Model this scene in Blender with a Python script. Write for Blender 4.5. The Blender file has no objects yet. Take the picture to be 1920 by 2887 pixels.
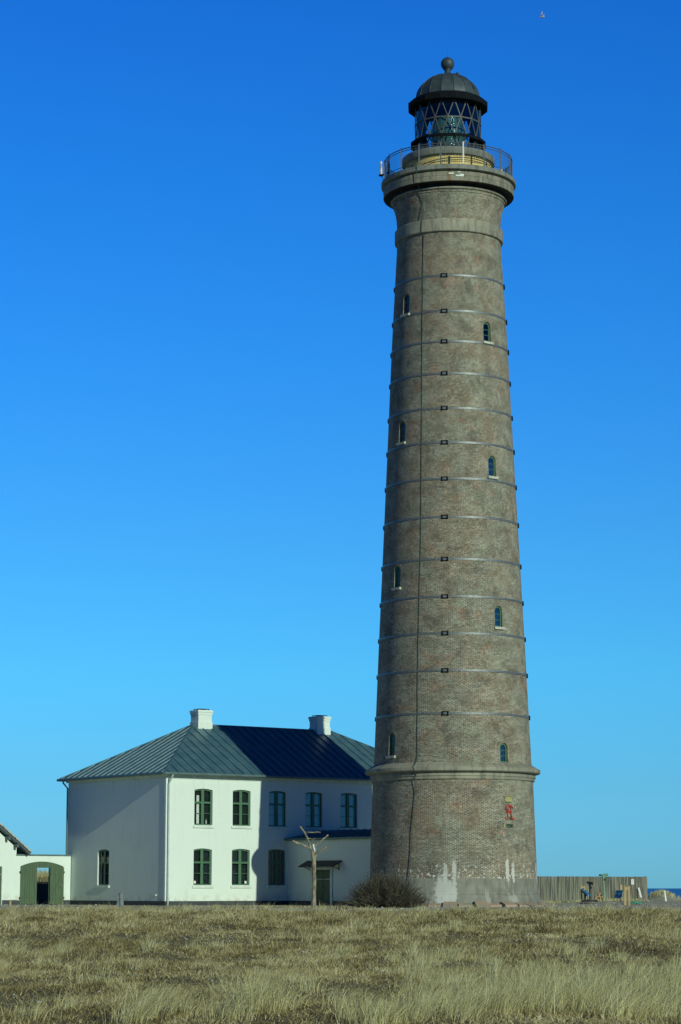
import bpy, bmesh, math, random
import numpy as np
from mathutils import Vector, Matrix, noise as mnoise
random.seed(7); RNG = np.random.default_rng(11)
scene = bpy.context.scene
COL = scene.collection
R = math.radians; PI = math.pi

# ------------------------------------------------------------------ camera
ZC = 0.93
cam_d = bpy.data.cameras.new('camera'); cam = bpy.data.objects.new('camera', cam_d); COL.objects.link(cam)
cam.location = (0, 0, ZC); cam.rotation_euler = (R(90) + math.atan(1060.5/6757), 0, 0)
cam_d.sensor_fit = 'VERTICAL'; cam_d.sensor_height = 24.0; cam_d.lens = 24.0*6757/2887
cam_d.clip_start = 0.5; cam_d.clip_end = 60000
scene.camera = cam

# ------------------------------------------------------------------ light
SUNSIDE = (0.03, 0.27, 0.47)
SUN_AZ, SUN_EL = R(-56.2), R(20.0)          # azimuth from +X, counter-clockwise
S = Vector((math.cos(SUN_AZ)*math.cos(SUN_EL), math.sin(SUN_AZ)*math.cos(SUN_EL), math.sin(SUN_EL)))
sl = bpy.data.lights.new('sun', 'SUN'); sl.energy = 3.0; sl.angle = R(0.53); sl.color = (0.93, 1.0, 0.83)
so = bpy.data.objects.new('sun', sl); COL.objects.link(so); so.rotation_euler = S.to_track_quat('Z', 'Y').to_euler()
world = bpy.data.worlds.new('World'); scene.world = world; world.use_nodes = True
wn = world.node_tree; wn.nodes.clear()
wo = wn.nodes.new('ShaderNodeOutputWorld'); bg = wn.nodes.new('ShaderNodeBackground')
sky = wn.nodes.new('ShaderNodeTexSky'); sky.sky_type = 'NISHITA'; sky.sun_disc = False
sky.sun_elevation = SUN_EL; sky.sun_rotation = math.atan2(S.x, S.y); sky.altitude = 0
sky.air_density = 1.0; sky.dust_density = 0.3; sky.ozone_density = 3.0
tc = wn.nodes.new('ShaderNodeTexCoord'); sx = wn.nodes.new('ShaderNodeSeparateXYZ')
wn.links.new(tc.outputs['Generated'], sx.inputs[0])
rp = wn.nodes.new('ShaderNodeValToRGB'); wn.links.new(sx.outputs['Z'], rp.inputs[0])
SKY_RAMP = [(0.0, (0.169, 0.542, 1.048)), (0.0151, (0.157, 0.499, 0.977)), (0.0442, (0.145, 0.478, 0.861)), (0.0881, (0.136, 0.539, 0.876)), (0.1468, (0.122, 0.512, 0.883)), (0.2194, (0.084, 0.491, 0.962)), (0.2916, (0.059, 0.460, 0.982)), (0.3567, (0.049, 0.418, 1.002)),
            (0.45, (0.035, 0.26, 0.60)), (0.7, (0.02, 0.15, 0.34)), (1.0, (0.02, 0.12, 0.28))]   # deep polarised blue, greener and paler towards the horizon
while len(rp.color_ramp.elements) < len(SKY_RAMP): rp.color_ramp.elements.new(0.5)
for e, (p, c) in zip(rp.color_ramp.elements, SKY_RAMP): e.position = p; e.color = (*c, 1)
mul = wn.nodes.new('ShaderNodeMixRGB'); mul.blend_type = 'MULTIPLY'; mul.inputs[0].default_value = 1
wn.links.new(sky.outputs[0], mul.inputs[1]); wn.links.new(rp.outputs[0], mul.inputs[2])
mr = wn.nodes.new('ShaderNodeMapRange'); mr.interpolation_type = 'SMOOTHSTEP'; wn.links.new(sx.outputs['Y'], mr.inputs[0])
for i_, v_ in ((1, 0.75), (2, -0.55), (3, 0.0), (4, 1.0)): mr.inputs[i_].default_value = v_
tone = wn.nodes.new('ShaderNodeMixRGB'); wn.links.new(mr.outputs[0], tone.inputs[0]); tone.inputs[1].default_value = (1, 1, 1, 1); tone.inputs[2].default_value = (*SUNSIDE, 1)
mul2 = wn.nodes.new('ShaderNodeMixRGB'); mul2.blend_type = 'MULTIPLY'; mul2.inputs[0].default_value = 1
wn.links.new(mul.outputs[0], mul2.inputs[1]); wn.links.new(tone.outputs[0], mul2.inputs[2])   # sky away from the sea darkened and blued on purpose to deepen the shade
wn.links.new(mul2.outputs[0], bg.inputs[0]); bg.inputs[1].default_value = 0.15
wn.links.new(bg.outputs[0], wo.inputs[0])
vs = scene.view_settings; vs.view_transform = 'Standard'; vs.look = 'None'; vs.exposure = 0; vs.gamma = 1

# ------------------------------------------------------------------ node helpers
class NT:
    def __init__(s, name):
        s.m = bpy.data.materials.new(name); s.m.use_nodes = True; s.t = s.m.node_tree; s.t.nodes.clear()
        s.out = s.n('ShaderNodeOutputMaterial')
    def n(s, k, **kw):
        x = s.t.nodes.new(k)
        for a, v in kw.items(): setattr(x, a, v)
        return x
    def put(s, sock, v):
        if isinstance(v, bpy.types.NodeSocket): s.t.links.new(v, sock)
        elif isinstance(v, (tuple, list)) and len(v) == 3 and sock.type == 'RGBA': sock.default_value = (*v, 1)
        else: sock.default_value = v
    def math(s, op, a, b=0.0, c=0.0, clamp=False):
        x = s.n('ShaderNodeMath', operation=op, use_clamp=clamp)
        s.put(x.inputs[0], a); s.put(x.inputs[1], b); s.put(x.inputs[2], c); return x.outputs[0]
    def mix(s, f, a, b, mode='MIX'):
        x = s.n('ShaderNodeMixRGB', blend_type=mode); s.put(x.inputs[0], f); s.put(x.inputs[1], a); s.put(x.inputs[2], b); return x.outputs[0]
    def obj(s): return s.n('ShaderNodeTexCoord').outputs['Object']
    def gen(s): return s.n('ShaderNodeNewGeometry').outputs['Position']
    def mapping(s, v, scale=(1, 1, 1), loc=(0, 0, 0)):
        x = s.n('ShaderNodeMapping'); s.put(x.inputs[0], v); x.inputs['Scale'].default_value = scale; x.inputs['Location'].default_value = loc; return x.outputs[0]
    def noise(s, v, scale, detail=4, rough=0.55, out='Fac'):
        x = s.n('ShaderNodeTexNoise'); s.put(x.inputs['Vector'], v); x.inputs['Scale'].default_value = scale
        x.inputs['Detail'].default_value = detail; x.inputs['Roughness'].default_value = rough; return x.outputs[out]
    def ramp(s, f, stops):
        x = s.n('ShaderNodeValToRGB'); s.put(x.inputs[0], f); cr = x.color_ramp
        while len(cr.elements) < len(stops): cr.elements.new(0.5)
        for e, (p, c) in zip(cr.elements, stops):
            e.position = p; e.color = (c, c, c, 1) if isinstance(c, (int, float)) else (*c, 1)
        return x.outputs[0]
    def step(s, f, lo, hi):
        x = s.n('ShaderNodeMapRange', interpolation_type='SMOOTHSTEP'); s.put(x.inputs[0], f)
        x.inputs[1].default_value = lo; x.inputs[2].default_value = hi; return x.outputs[0]
    def sep(s, v):
        x = s.n('ShaderNodeSeparateXYZ'); s.put(x.inputs[0], v); return x.outputs
    def comb(s, a, b, c=0.0):
        x = s.n('ShaderNodeCombineXYZ'); s.put(x.inputs[0], a); s.put(x.inputs[1], b); s.put(x.inputs[2], c); return x.outputs[0]
    def bump(s, h, strength=0.3, dist=0.02):
        x = s.n('ShaderNodeBump'); s.put(x.inputs['Height'], h); x.inputs['Strength'].default_value = strength; x.inputs['Distance'].default_value = dist; return x.outputs[0]
    def pbr(s, col, rough=0.7, metal=0.0, normal=None, spec=0.5):
        x = s.n('ShaderNodeBsdfPrincipled'); s.put(x.inputs['Base Color'], col); s.put(x.inputs['Roughness'], rough)
        x.inputs['Metallic'].default_value = metal; x.inputs['Specular IOR Level'].default_value = spec
        if normal is not None: s.put(x.inputs['Normal'], normal)
        s.t.links.new(x.outputs[0], s.out.inputs[0]); return x
def simple(name, c1, c2, scale=3, rough=0.7, metal=0.0, bump=0.0, bscale=30, stretch=(1, 1, 1), spec=0.5, lo=0.35, hi=0.65):
    t = NT(name); v = t.mapping(t.obj(), stretch)
    f = t.step(t.noise(v, scale, 6), lo, hi)
    nb = t.bump(t.noise(v, bscale, 4), bump, 0.02) if bump else None
    t.pbr(t.mix(f, c1, c2), rough, metal, nb, spec); return t.m

def tower_brick():
    t = NT('weathered_brick'); o = t.obj(); x, y, z = t.sep(o)
    ang = t.math('ARCTAN2', y, x); u = t.math('MULTIPLY', ang, 3.6); uv = t.comb(u, z)
    b = t.n('ShaderNodeTexBrick'); t.put(b.inputs['Vector'], uv); b.inputs['Scale'].default_value = 1
    b.inputs['Brick Width'].default_value = 0.185; b.inputs['Row Height'].default_value = 0.0625
    b.inputs['Mortar Size'].default_value = 0.012; b.inputs['Mortar Smooth'].default_value = 0.2; b.inputs['Bias'].default_value = 0.0
    big = t.noise(t.mapping(uv, (1, 0.8, 1)), 0.42, 5, 0.6)
    med = t.noise(t.mapping(uv, (1, 1.3, 1)), 1.3, 5, 0.65)
    c1 = t.mix(t.step(big, .44, .58), (0.175, 0.175, 0.125), (0.25, 0.17, 0.10))
    c2 = t.mix(t.step(med, .42, .58), (0.055, 0.044, 0.03), (0.14, 0.13, 0.09))
    patch = t.step(t.noise(t.mapping(uv, (1, 1.2, 1), (5, 3, 0)), 0.75, 6, 0.72), .55, .63)
    c1 = t.mix(t.math('MULTIPLY', patch, 0.95), c1, (0.27, 0.12, 0.055)); c2 = t.mix(t.math('MULTIPLY', patch, 0.6), c2, (0.15, 0.06, 0.03))
    t.put(b.inputs['Color1'], c1); t.put(b.inputs['Color2'], c2)
    t.put(b.inputs['Mortar'], t.mix(t.step(med, .35, .65), (0.50, 0.51, 0.39), (0.22, 0.205, 0.15)))
    col = b.outputs['Color']
    # pale lichen and lime bloom, greenish grey
    bloom = t.step(t.noise(t.mapping(uv, (1, 1, 1), (9, 2, 0)), 0.5, 6, 0.7), .52, .66)
    col = t.mix(t.math('MULTIPLY', bloom, 0.5), col, (0.35, 0.37, 0.27))
    dark = t.step(t.noise(t.mapping(uv, (1.0, .8, 1), (2, 8, 0)), .9, 7, 0.75), .53, .62)
    col = t.mix(t.math('MULTIPLY', dark, 0.46), col, (0.07, 0.062, 0.05))
    fine = t.noise(t.mapping(uv, (1, 1.8, 1)), 7.0, 5, 0.8)
    col = t.mix(t.step(fine, .50, .60), col, t.mix(1.0, col, (1.32, 1.34, 1.30), 'MULTIPLY'))
    col = t.mix(t.step(fine, .50, .40), col, t.mix(1.0, col, (.62, .60, .58), 'MULTIPLY'))
    # white splashes near the foot
    sp = t.noise(t.mapping(uv, (1, .55, 1)), 8.5, 3, 0.6)
    m1 = t.math('MULTIPLY', t.step(t.math('SUBTRACT', sp, t.math('MULTIPLY', t.math('SUBTRACT', z, 1.4), .10)), .545, .60), t.step(med, .34, .46))
    m2 = t.math('MULTIPLY', t.step(sp, .65, .70), t.math('MULTIPLY', t.math('SUBTRACT', 1.0, t.step(z, 4.5, 6.0)), t.step(t.noise(uv, .7), .5, .6)))
    m3 = t.math('MULTIPLY', t.step(sp, .66, .7), t.math('MULTIPLY', t.step(z, 20.0, 20.2), t.math('MULTIPLY', t.math('SUBTRACT', 1.0, t.step(z, 20.7, 20.9)), t.step(ang, -0.9, -0.8))))
    m = t.math('MAXIMUM', t.math('MAXIMUM', m1, m2), t.math('MAXIMUM', m3, streaks(t, ang, z, u)))
    col = t.mix(m, col, (0.66, 0.68, 0.60))
    bm = t.math('MULTIPLY', b.outputs['Fac'], -1.0)
    bm = t.math('ADD', bm, t.math('MULTIPLY', t.noise(uv, 18), 0.6))
    t.pbr(col, 0.85, 0, t.bump(bm, 0.5, 0.012), 0.25); return t.m
def streaks(t, ang, z, u):
    n = t.noise(t.comb(t.math('MULTIPLY', u, 6.0), t.math('MULTIPLY', z, 0.9)), 1.0, 6, 0.75)
    n2 = t.noise(t.comb(t.math('MULTIPLY', u, 4.0), t.math('MULTIPLY', z, 4.0), 3.0), 1.6, 5, 0.75)
    nn = t.math('ADD', t.math('MULTIPLY', t.math('SUBTRACT', n, .5), 2.2), t.math('MULTIPLY', t.math('SUBTRACT', n2, .5), 2.4))
    res = None
    for (deg, hw, top, fade) in [(-101.5, 2.6, 2.2, .9), (-98.0, 2.6, 2.7, 1.0), (-92.2, 2.2, 3.1, 1.4), (-98.5, 9.5, 1.75, .7), (-53.5, 2.1, 3.0, .9), (-48.2, 1.8, 2.8, .9), (-51, 5, 1.2, .8), (-12.5, 3.5, 2.7, .8), (-70, 2.5, 1.2, .6)]:
        a = t.math('DIVIDE', t.math('ABSOLUTE', t.math('SUBTRACT', ang, R(deg))), R(hw))
        e = t.math('SUBTRACT', 1.0, t.math('MULTIPLY', a, a))
        e = t.math('SUBTRACT', e, t.math('MULTIPLY', t.step(z, top-fade, top), 1.3))
        if deg > -80 and top > 2: e = t.math('SUBTRACT', e, t.math('MULTIPLY', t.math('SUBTRACT', 1.0, t.step(z, .9, 1.6)), .9))
        k = t.step(t.math('ADD', e, nn), .30, .75)
        k = t.math('MULTIPLY', k, .80 if top > 1.3 else .35)
        res = k if res is None else t.math('MAXIMUM', res, k)
    return t.math('MULTIPLY', res, t.math('ADD', .55, t.math('MULTIPLY', n, .6)), clamp=True)
def tower_stone(name, ca, cb, cc, blocks=0.0, rows=None, streak=False, rust=False, rough=0.8):
    t = NT(name); o = t.obj(); x, y, z = t.sep(o)
    ang = t.math('ARCTAN2', y, x); u = t.math('MULTIPLY', ang, 3.6); uv = t.comb(u, z)
    f = t.noise(t.mapping(uv, (1, 1.2, 1)), 1.1, 6, .65)
    col = t.mix(t.step(f, .38, .62), ca, cb)
    dk = t.step(t.noise(t.mapping(uv, (2.2, .5, 1), (4, 0, 0)), 1.4, 7, .75), .47, .60)
    col = t.mix(t.math('MULTIPLY', dk, .75), col, cc)
    if blocks:   # vertical joints, each block a slightly different tone
        q = t.math('DIVIDE', u, blocks)
        wn_ = t.n('ShaderNodeTexWhiteNoise', noise_dimensions='1D'); t.put(wn_.inputs['W'], t.math('FLOOR', q))
        col = t.mix(0.30, col, t.ramp(wn_.outputs['Value'], [(0, (.13, .125, .10)), (.5, ca), (1, (.42, .40, .27))]))
        fr = t.math('ABSOLUTE', t.math('SUBTRACT', t.math('FRACT', q), 0.5))
        col = t.mix(t.math('MULTIPLY', t.step(fr, .487, .496), .55), col, (.09, .085, .07))
    if rust:
        a = t.math('ABSOLUTE', t.math('SUBTRACT', ang, R(-92.0)))
        a = t.math('ADD', t.math('DIVIDE', a, R(2.2)), t.math('MULTIPLY', t.math('SUBTRACT', t.noise(uv, 4), .5), 2))
        col = t.mix(t.math('MULTIPLY', t.math('SUBTRACT', 1.0, t.step(a, .3, 1.2)), .7), col, (.22, .12, .03))
    if streak: col = t.mix(streaks(t, ang, z, u), col, (.62, .65, .58))
    t.pbr(col, rough, 0, t.bump(t.noise(o, 14, 6), 0.35, 0.02), 0.3); return t.m

def house_paint():
    t = NT('white_painted_brick'); o = t.obj(); x, y, z = t.sep(o)
    uv = t.comb(t.math('ADD', x, y), z)
    b = t.n('ShaderNodeTexBrick'); t.put(b.inputs['Vector'], uv); b.inputs['Scale'].default_value = 1
    b.inputs['Brick Width'].default_value = 0.235; b.inputs['Row Height'].default_value = 0.075; b.inputs['Mortar Size'].default_value = 0.012
    b.inputs['Mortar Smooth'].default_value = 0.6
    h = t.math('ADD', t.math('MULTIPLY', b.outputs['Fac'], -0.9), t.math('MULTIPLY', t.noise(o, 6, 5, .6), 1.5))
    dirt = t.step(t.noise(t.mapping(o, (1, 1, .35)), 1.2, 6, .7), .5, .8)
    col = t.mix(t.math('MULTIPLY', dirt, .42), (.70, .80, .70), (.54, .60, .49))
    splash = t.math('MULTIPLY', t.math('SUBTRACT', 1.0, t.step(z, .25, .8)), t.step(t.noise(o, 2.5, 5), .45, .65))
    col = t.mix(t.math('MULTIPLY', splash, .5), col, (.50, .46, .33))
    drip = t.step(t.noise(t.mapping(o, (5, 5, .22)), 1.6, 5, .7), .56, .70)
    band = t.math('SUBTRACT', 1.0, t.step(t.math('ABSOLUTE', t.math('SUBTRACT', z, 3.75)), .25, .7)); band2 = t.math('SUBTRACT', 1.0, t.step(t.math('ABSOLUTE', t.math('SUBTRACT', z, 6.6)), .1, .5))
    col = t.mix(t.math('MULTIPLY', drip, t.math('ADD', .12, t.math('MULTIPLY', t.math('MAXIMUM', band, band2), .28))), col, (.42, .43, .33))
    t.pbr(col, .6, 0, t.bump(h, .30, .006), .4); return t.m

M = {}
M['brick'] = tower_brick()
M['stone'] = tower_stone('pale_sandstone', (.36, .35, .25), (.27, .27, .20), (.12, .115, .085), blocks=1.15)
M['stone_dark'] = tower_stone('stained_sandstone', (.30, .29, .20), (.20, .20, .145), (.07, .068, .05), blocks=1.3, rust=True)
M['soot_shade'] = tower_stone('sooty_shaded_stone', (.035, .035, .028), (.02, .02, .018), (.01, .01, .009))  # gallery underside: soot and shade both put into one near-black colour
M['slab'] = tower_stone('gallery_slab_stone', (.27, .29, .24), (.21, .23, .19), (.09, .09, .07), blocks=1.6)
M['plinth'] = tower_stone('plinth_stone', (.30, .31, .25), (.22, .225, .175), (.15, .15, .12), blocks=1.5, streak=True)
M['sillstone'] = simple('pale_sill_stone', (.52, .54, .42), (.40, .41, .32), 5, .8)
M['archbrick'] = simple('pale_arch_brick', (.27, .25, .17), (.19, .165, .11), 12, .85)
M['apron'] = simple('pink_granite', (.40, .30, .20), (.30, .27, .20), 1.6, .8, bump=.4)
M['yellow'] = simple('yellow_limewash', (.74, .58, .20), (.64, .49, .17), 2.5, .8)
M['dome'] = simple('painted_copper_roof', (.042, .064, .072), (.062, .088, .092), 4, .55, metal=.2, spec=.4)
M['iron'] = simple('black_painted_iron', (.005, .007, .009), (.008, .011, .013), 6, .8, spec=.08)
M['lattice'] = simple('grey_glazing_bar', (.07, .075, .065), (.10, .105, .085), 6, .6)
M['hoop'] = simple('galvanised_steel', (.20, .22, .21), (.13, .15, .145), 9, .5, metal=.4)
M['rail'] = simple('grey_rail_steel', (.07, .09, .09), (.10, .12, .11), 8, .5, metal=.2)
M['white'] = simple('white_plastic', (.78, .78, .74), (.70, .70, .66), 4, .5)
M['paint'] = house_paint()
M['trim'] = simple('white_trim', (.70, .80, .70), (.58, .66, .56), 3, .55)
M['zinc_sunlit'] = simple('sunlit_zinc_seam', (.17, .27, .28), (.12, .21, .225), 3, .5)  # left slope seams only: sun on the folds put into a lighter colour
M['zinc'] = simple('zinc_roof', (.062, .145, .175), (.095, .19, .21), 1.6, .42, metal=.15, bump=.08, bscale=5, spec=.6)
M['gutter'] = simple('zinc_gutter', (.13, .21, .20), (.10, .16, .155), 3, .45, metal=.3)
M['pipe'] = simple('pale_zinc_pipe', (.52, .62, .58), (.42, .52, .50), 3, .5)
M['plinthh'] = simple('tarred_plinth', (.035, .047, .05), (.05, .062, .062), 3, .7)
M['green'] = simple('green_window_paint', (.055, .15, .075), (.07, .175, .09), 5, .5)
M['gate'] = simple('green_gate_boards', (.075, .125, .06), (.055, .10, .05), 3, .6, stretch=(6, 6, .5))
M['winter'] = simple('cable_green', (.012, .05, .04), (.02, .07, .05), 6, .5)
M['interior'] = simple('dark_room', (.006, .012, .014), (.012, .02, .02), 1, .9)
M['curtain'] = simple('pale_curtain', (.85, .86, .80), (.74, .74, .68), 2, .9, stretch=(9, 9, .3))
M['tile'] = simple('pale_cement_tiles', (.48, .50, .42), (.36, .38, .33), 5, .8, bump=.3)
M['fascia'] = simple('blue_grey_bargeboard', (.05, .09, .10), (.07, .11, .12), 3, .6)
M['bark'] = simple('pale_bark', (.34, .31, .20), (.12, .105, .065), 9, .85, bump=.6, bscale=14, stretch=(1, 1, .4))
M['twig'] = simple('brown_twigs', (.04, .036, .026), (.10, .095, .055), 3, .9)
M['fence'] = simple('grey_weathered_poles', (.26, .27, .20), (.12, .12, .09), 6, .9, stretch=(1.6, 1.6, .10), lo=.4, hi=.6)
M['wood'] = simple('fresh_pine', (.50, .37, .17), (.38, .27, .12), 5, .7, stretch=(1, 1, .3))
M['wood_orange'] = simple('oiled_pine', (.48, .28, .09), (.38, .21, .07), 5, .6)
M['tele'] = simple('pale_green_enamel', (.17, .36, .23), (.14, .30, .19), 5, .4)
M['black'] = simple('black_plastic', (.012, .012, .013), (.02, .02, .02), 5, .5)
M['rope'] = simple('green_rope', (.06, .32, .20), (.10, .38, .26), 9, .7)
M['red'] = simple('red_enamel', (.52, .045, .025), (.42, .03, .02), 9, .5)
M['gold'] = simple('gold_paint', (.40, .38, .15), (.32, .31, .13), 9, .6)
M['dgreen'] = simple('dark_green_numeral', (.01, .05, .02), (.015, .06, .03), 9, .5)
M['greypost'] = simple('grey_concrete_post', (.20, .24, .23), (.14, .17, .165), 5, .8)
M['bird'] = simple('gull_feathers', (.62, .62, .60), (.50, .50, .50), 5, .8)
def glass_mat(name, tint, refl=1.0):
    t = NT(name); tr = t.n('ShaderNodeBsdfTransparent'); tr.inputs[0].default_value = (*tint, 1)
    gl = t.n('ShaderNodeBsdfGlossy'); gl.inputs['Roughness'].default_value = 0.03
    lw = t.n('ShaderNodeFresnel'); lw.inputs[0].default_value = 1.5
    mx = t.n('ShaderNodeMixShader'); t.put(mx.inputs[0], t.math('ADD', t.math('MULTIPLY', lw.outputs[0], refl), 0.02, clamp=True))
    t.t.links.new(tr.outputs[0], mx.inputs[1]); t.t.links.new(gl.outputs[0], mx.inputs[2]); t.t.links.new(mx.outputs[0], t.out.inputs[0]); return t.m
M['glass'] = glass_mat('window_glass', (.92, .96, .95))
M['lglass'] = glass_mat('lantern_glass', (.72, .84, .86), 1.2)
def lens_mat():
    t = NT('fresnel_lens_glass'); z = t.sep(t.obj())[2]
    w = t.math('SINE', t.math('MULTIPLY', z, 70.0))
    t.pbr(t.mix(t.step(w, -1, 1), (.03, .09, .07), (.13, .26, .20)), .12, 0, t.bump(w, .5, .02), 1.0); return t.m
M['lens'] = lens_mat()

# ------------------------------------------------------------------ mesh helpers
class MB:
    def __init__(s): s.v = []; s.f = []; s.mi = []; s.cur = 0
    def add(s, vs, fs):
        b = len(s.v); s.v.extend([tuple(p) for p in vs]); s.f.extend([tuple(i+b for i in f) for f in fs]); s.mi.extend([s.cur]*len(fs)); return s
    def box(s, x0, x1, y0, y1, z0, z1):
        return s.add([(x0,y0,z0),(x1,y0,z0),(x1,y1,z0),(x0,y1,z0),(x0,y0,z1),(x1,y0,z1),(x1,y1,z1),(x0,y1,z1)],
                     [(0,3,2,1),(4,5,6,7),(0,1,5,4),(1,2,6,5),(2,3,7,6),(3,0,4,7)])
    def hexa(s, p):   # 8 points, bottom ring then top ring
        return s.add(p, [(0,3,2,1),(4,5,6,7),(0,1,5,4),(1,2,6,5),(2,3,7,6),(3,0,4,7)])
    def bar(s, a, b, w, h=None, up=(0, 0, 1)):
        h = h or w; a = Vector(a); b = Vector(b); d = (b-a).normalized(); up = Vector(up)
        if abs(d.dot(up)) > .98: up = Vector((1, 0, 0))
        x = d.cross(up).normalized(); y = x.cross(d).normalized()
        q = [x*(-w/2)+y*(-h/2), x*(w/2)+y*(-h/2), x*(w/2)+y*(h/2), x*(-w/2)+y*(h/2)]
        return s.hexa([a+k for k in q]+[b+k for k in q])
    def lathe(s, prof, n=96, ph=0.0, close=False, caps=True, arc=None):
        vs = []; m = len(prof)
        for i in range(n):
            a = ph + 2*PI*i/n
            for r, z in prof: vs.append((r*math.cos(a), r*math.sin(a), z))
        fs = []
        for i in range(n):
            j = (i+1) % n
            for k in range(m-1 if not close else m):
                l = (k+1) % m; fs.append((i*m+k, j*m+k, j*m+l, i*m+l))
        if caps and not close:
            fs.append(tuple(i*m for i in range(n))[::-1]); fs.append(tuple(i*m+m-1 for i in range(n)))
        return s.add(vs, fs)
    def tube(s, pts, rad, n=6, cap=True):
        pts = [Vector(p) for p in pts]; k = len(pts)
        if not hasattr(rad, '__len__'): rad = [rad]*k
        vs = []; prev = None
        for i, p in enumerate(pts):
            d = (pts[min(i+1, k-1)]-pts[max(i-1, 0)]).normalized()
            if prev is None: ref = Vector((0, 0, 1)) if abs(d.z) < .9 else Vector((1, 0, 0)); x = d.cross(ref).normalized()
            else: x = (prev - d*prev.dot(d)).normalized()
            prev = x; y = d.cross(x)
            for j in range(n):
                a = 2*PI*j/n; vs.append(p + (x*math.cos(a)+y*math.sin(a))*rad[i])
        fs = [(i*n+j, i*n+(j+1) % n, (i+1)*n+(j+1) % n, (i+1)*n+j) for i in range(k-1) for j in range(n)]
        if cap: fs += [tuple(range(n))[::-1], tuple((k-1)*n+j for j in range(n))]
        return s.add(vs, fs)
    def prism(s, poly, fn0, fn1):   # polygon of (u, z) swept between two mapping functions
        n = len(poly); vs = [fn0(*p) for p in poly]+[fn1(*p) for p in poly]
        return s.add(vs, [tuple(range(n))[::-1], tuple(range(n, 2*n))]+[(i, (i+1) % n, n+(i+1) % n, n+i) for i in range(n)])
    def sphere(s, c, r, nu=16, nv=10, sc=(1, 1, 1)):
        prof = [(r*math.sin(PI*i/nv), -r*math.cos(PI*i/nv)) for i in range(nv+1)]
        b = len(s.v); s.lathe([(max(p[0], 1e-4), p[1]) for p in prof], nu)
        for i in range(b, len(s.v)):
            v = s.v[i]; s.v[i] = (v[0]*sc[0]+c[0], v[1]*sc[1]+c[1], v[2]*sc[2]+c[2])
        return s
    def build(s, name, mat, parent=None, smooth=False, fn=None, fix=True):
        me = bpy.data.meshes.new(name); vs = s.v if fn is None else [fn(*v) for v in s.v]
        me.from_pydata([tuple(v) for v in vs], [], s.f)
        mats = mat if isinstance(mat, list) else [mat]
        for m in mats: me.materials.append(m)
        if len(mats) > 1: me.polygons.foreach_set('material_index', s.mi)
        if fix:
            bm = bmesh.new(); bm.from_mesh(me); bmesh.ops.recalc_face_normals(bm, faces=bm.faces); bm.to_mesh(me); bm.free()
        if smooth:
            me.polygons.foreach_set('use_smooth', [True]*len(me.polygons))
            try: me.set_sharp_from_angle(angle=R(35))
            except Exception: pass
        me.update(); o = bpy.data.objects.new(name, me); COL.objects.link(o)
        if parent: o.parent = parent
        return o
def tag(o, label, cat, group=None, kind=None):
    if label: o['label'] = label
    if cat: o['category'] = cat
    if group: o['group'] = group
    if kind: o['kind'] = kind
    return o
def thing(name, label, cat, loc=(0, 0, 0), rz=0, group=None):
    o = bpy.data.objects.new(name, None); COL.objects.link(o); o.location = loc; o.rotation_euler = (0, 0, rz); o.empty_display_size = .3
    return tag(o, label, cat, group)
def cut(o, cutter_mb):
    c = cutter_mb.build('cutter', M['paint'], o.parent)
    bpy.context.view_layer.update()
    md = o.modifiers.new('b', 'BOOLEAN'); md.operation = 'DIFFERENCE'; md.object = c; md.solver = 'EXACT'
    dg = bpy.context.evaluated_depsgraph_get(); me = bpy.data.meshes.new_from_object(o.evaluated_get(dg))
    o.modifiers.clear(); old = o.data; o.data = me; bpy.data.meshes.remove(old)
    cm = c.data; bpy.data.objects.remove(c); bpy.data.meshes.remove(cm)

# ------------------------------------------------------------------ ground
def sst(a, b, x): t = np.clip((x-a)/(b-a), 0, 1); return t*t*(3-2*t)
def gh(x, y):
    x = np.asarray(x, float); y = np.asarray(y, float)
    z = -0.62 + 0.62*sst(55, 98, y)
    amp = 1 - sst(84, 96, y)
    z = z + amp*(0.05*np.sin(x*.9+y*.31)*np.sin(y*.42-x*.2) + 0.035*np.sin(x*2.1-y*.8+1.3) + .07*np.sin(y*.17+x*.11+2))
    z = z + .14*sst(138, 151, y)*sst(12, 17, x)*(1-sst(20.0, 23, x))*(1-sst(157, 164, y))
    z = z + .62*np.exp(-((x-21.9)/1.15)**2-((y-166)/3)**2) + .55*np.exp(-((x-25.6)/1.6)**2-((y-172)/4)**2)
    z = z + 1.75*np.exp(-((x+22.5)/5.0)**2-((y-177)/3.2)**2)
    z = z - .25*sst(160, 185, y) - 4.5*sst(186, 215, y)*(x > -60)
    return z
def grid_sheet(xs, ys, off=0.0, hf=gh):
    X, Y = np.meshgrid(xs, ys); Z = hf(X, Y)+off; n, m = X.shape
    vs = np.stack([X, Y, Z], -1).reshape(-1, 3)
    mb = MB(); mb.v = [tuple(v) for v in vs.tolist()]
    mb.f = [(i*m+j, i*m+j+1, (i+1)*m+j+1, (i+1)*m+j) for i in range(n-1) for j in range(m-1)]; mb.mi = [0]*len(mb.f); return mb
xs = np.unique(np.round(np.concatenate([np.linspace(-400, -40, 10), np.linspace(-40, -22, 10), np.arange(-22, 30, .45), np.linspace(30, 50, 10), np.linspace(50, 400, 10)]), 2))
ys = np.unique(np.round(np.concatenate([np.linspace(-60, 18, 10), np.arange(18, 182, .6), np.linspace(182, 230, 30)]), 2))
t = NT('sandy_heath'); p = t.gen(); py = t.sep(p)[1]
n1 = t.noise(p, .35, 8, .7); n2 = t.noise(p, 6, 6, .7); n3 = t.noise(p, 28, 4, .7)
c = t.mix(t.step(n1, .4, .62), (.24, .21, .10), (.33, .30, .15)); c = t.mix(t.step(n2, .45, .55), c, (.11, .10, .055))
c = t.mix(t.step(n3, .56, .62), c, (.46, .43, .27))
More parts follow.
